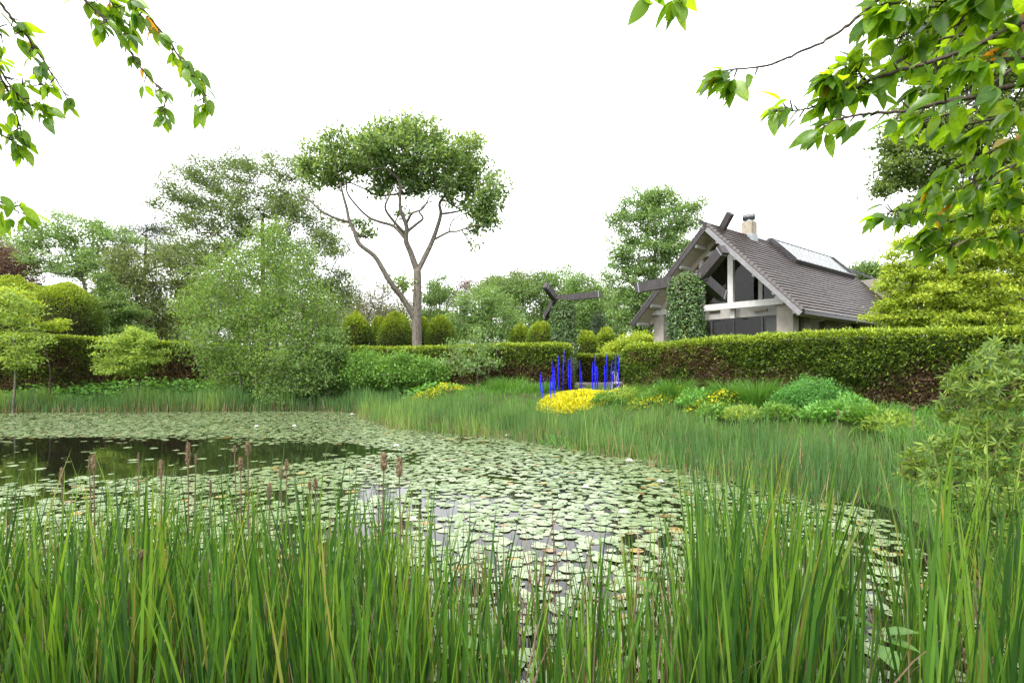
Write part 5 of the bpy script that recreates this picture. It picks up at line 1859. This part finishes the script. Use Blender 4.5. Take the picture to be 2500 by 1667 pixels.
# ------------------------------------------------------------------ rhododendron at the right edge
rb = np.array([5.2, 5.4])
rg = gz(*rb)
rorg = np.array([rb[0], rb[1], rg])
rt = thing("rhododendron_shrub", "rhododendron with narrow glossy leaf whorls at the right edge", "shrub", tuple(rorg))
rbl = [(2450, 880, 70, 45, 5.2), (2380, 930, 70, 45, 5.4), (2460, 960, 70, 50, 5.0), (2340, 1000, 50, 40, 5.6), (2420, 1040, 80, 40, 5.2), (2330, 1090, 70, 35, 5.4), (2260, 1120, 50, 25, 5.8), (2440, 1120, 80, 50, 5.0),
       (2340, 1170, 80, 45, 5.2), (2230, 1150, 40, 25, 5.8), (2440, 1220, 80, 50, 4.8), (2360, 1260, 70, 45, 5.0), (2450, 1320, 70, 50, 4.7), (2380, 1360, 60, 40, 4.8), (2480, 1420, 60, 50, 4.5), (2560, 1000, 70, 200, 5.0), (2640, 1050, 80, 180, 5.3), (2720, 1150, 80, 180, 5.2)]
tips = []
for px, py, rx, ry, Yb in rbl:
    n = int((50 if px < 2540 else 9) * rx * ry / 3000) + 8
    c = P(px, py, Yb)
    u = rdir(n) * (U(.2, 1, n) ** (1 / 3))[:, None]
    tips.append(c + u * np.array([rx / FPX * Yb, rx / FPX * Yb * .8, ry / FPX * Yb]))
tips = np.vstack(tips)
stems = [dict(p=smooth_path([rorg - [0, 0, .1], rorg + [dx, dy, .5], rorg + [dx * 2.2, dy * 2, 1.1]], 4), r=(.022, .008)) for dx, dy in ((-.25, -.1), (-.05, -.3), (.1, .1), (-.3, .2))]
Pn, par, rad = net(stems, tips, .0035, .42, .07)
mb = MB()
for s_ in stems:
    mb.tube(s_["p"] - rorg, np.linspace(.022, .008, len(s_["p"])), 6)
edges_mesh(mb, Pn, par, rad, rorg, 4, sum(len(s_["p"]) for s_ in stems))
mb.build("stems", M["twig_red"], rt)
rs = [broad_leaf(1.0, w_, 4, c_, .3, petiole=.05) for w_, c_ in ((.2, .2), (.18, .4), (.23, .1))]
rme = [mesh("rhododendron_leaf", V, Q, rnd=np.zeros(len(Q)), mat=M["rhodo"], smooth=True) for V, Q in rs]
rl = []
for tp in tips:
    ax = nrm(rng.normal(size=3) * .5 + np.array([-.5, -.3, .7]))
    nw = int(U(6, 11))
    e1 = nrm(np.cross(ax, rng.normal(size=3)))
    e2 = np.cross(ax, e1)
    for k in range(nw):
        a = 2 * np.pi * k / nw + U(-.3, .3)
        el = U(.1, .75)
        dd = nrm((e1 * math.cos(a) + e2 * math.sin(a)) * math.cos(el) + ax * math.sin(el))
        rl.append((tp, dd, nrm(ax + rng.normal(size=3) * .15), U(.06, .11)))
vis_score = [(-(q[3] / q[0][1]) + (10 if q[0][0] > .95 * q[0][1] else 0)) for q in rl]
sel = set(np.argsort(vis_score)[:300].tolist())
V_, Q_, R_, nv_ = [], [], [], 0
for k, (tp, dd, nv, L) in enumerate(rl):
    j = int(U(0, 3))
    R3 = orient(dd, nv)
    if k in sel:
        obj("leaf", rme[j], rt, tuple(tp - rorg), R3.to_euler(), L)
    else:
        V, Q = rs[j]
        V_.append(V @ np.array(R3).T * L + (tp - rorg)); Q_.append(Q + nv_); R_.append(np.full(len(Q), U())); nv_ += len(V)
o = obj("more_leaves", mesh("more_leaves", np.vstack(V_), np.vstack(Q_), rnd=np.concatenate(R_), mat=M["rhodo"], smooth=True), rt)
o["kind"] = "stuff"

# ------------------------------------------------------------------ arrow-leaved water plants at the front
ar = broad_leaf(1.0, .62, 6, .3, .25, petiole=.02)
ar_me = mesh("arum_leaf", ar[0], ar[1], rnd=np.zeros(len(ar[1])), mat=M["arum"], smooth=True)
for px, py, Y, lab in ((1640, 1480, 3.9, "left of the tall right cattails"), (1800, 1540, 3.6, "low between the right cattails, left"), (1890, 1560, 3.5, "low between the right cattails, right"),
                       (2060, 1480, 3.9, "by the pads right of the tall cattails"), (1190, 1600, 3.3, "at the bottom centre"), (2120, 1590, 3.3, "at the bottom right"), (880, 1620, 3.2, "at the bottom left of centre")):
    p = P(px, py, Y)
    g = max(gz(p[0], p[1]), -.2)
    t = thing("arrow_arum", "broad-leaved water plant " + lab, "water plant", (p[0], p[1], g), 0, "broad-leaved water plants")
    for k in range(int(U(3, 6))):
        a = U(0, 6.28)
        hgt = max(.25, p[2] - g + U(-.1, .15))
        e_ = np.array([math.cos(a) * .08, math.sin(a) * .08, hgt])
        st_ = MB().tube([(0, 0, -.02), e_ * [.4, .4, .6], e_], [.006, .005, .004], 5).build("leaf_stalk", M["arum"], t)
        obj("leaf", ar_me, st_, tuple(e_), orient((math.cos(a), math.sin(a), U(-.3, .9)), (0, 0, 1)).to_euler(), U(.12, .2))
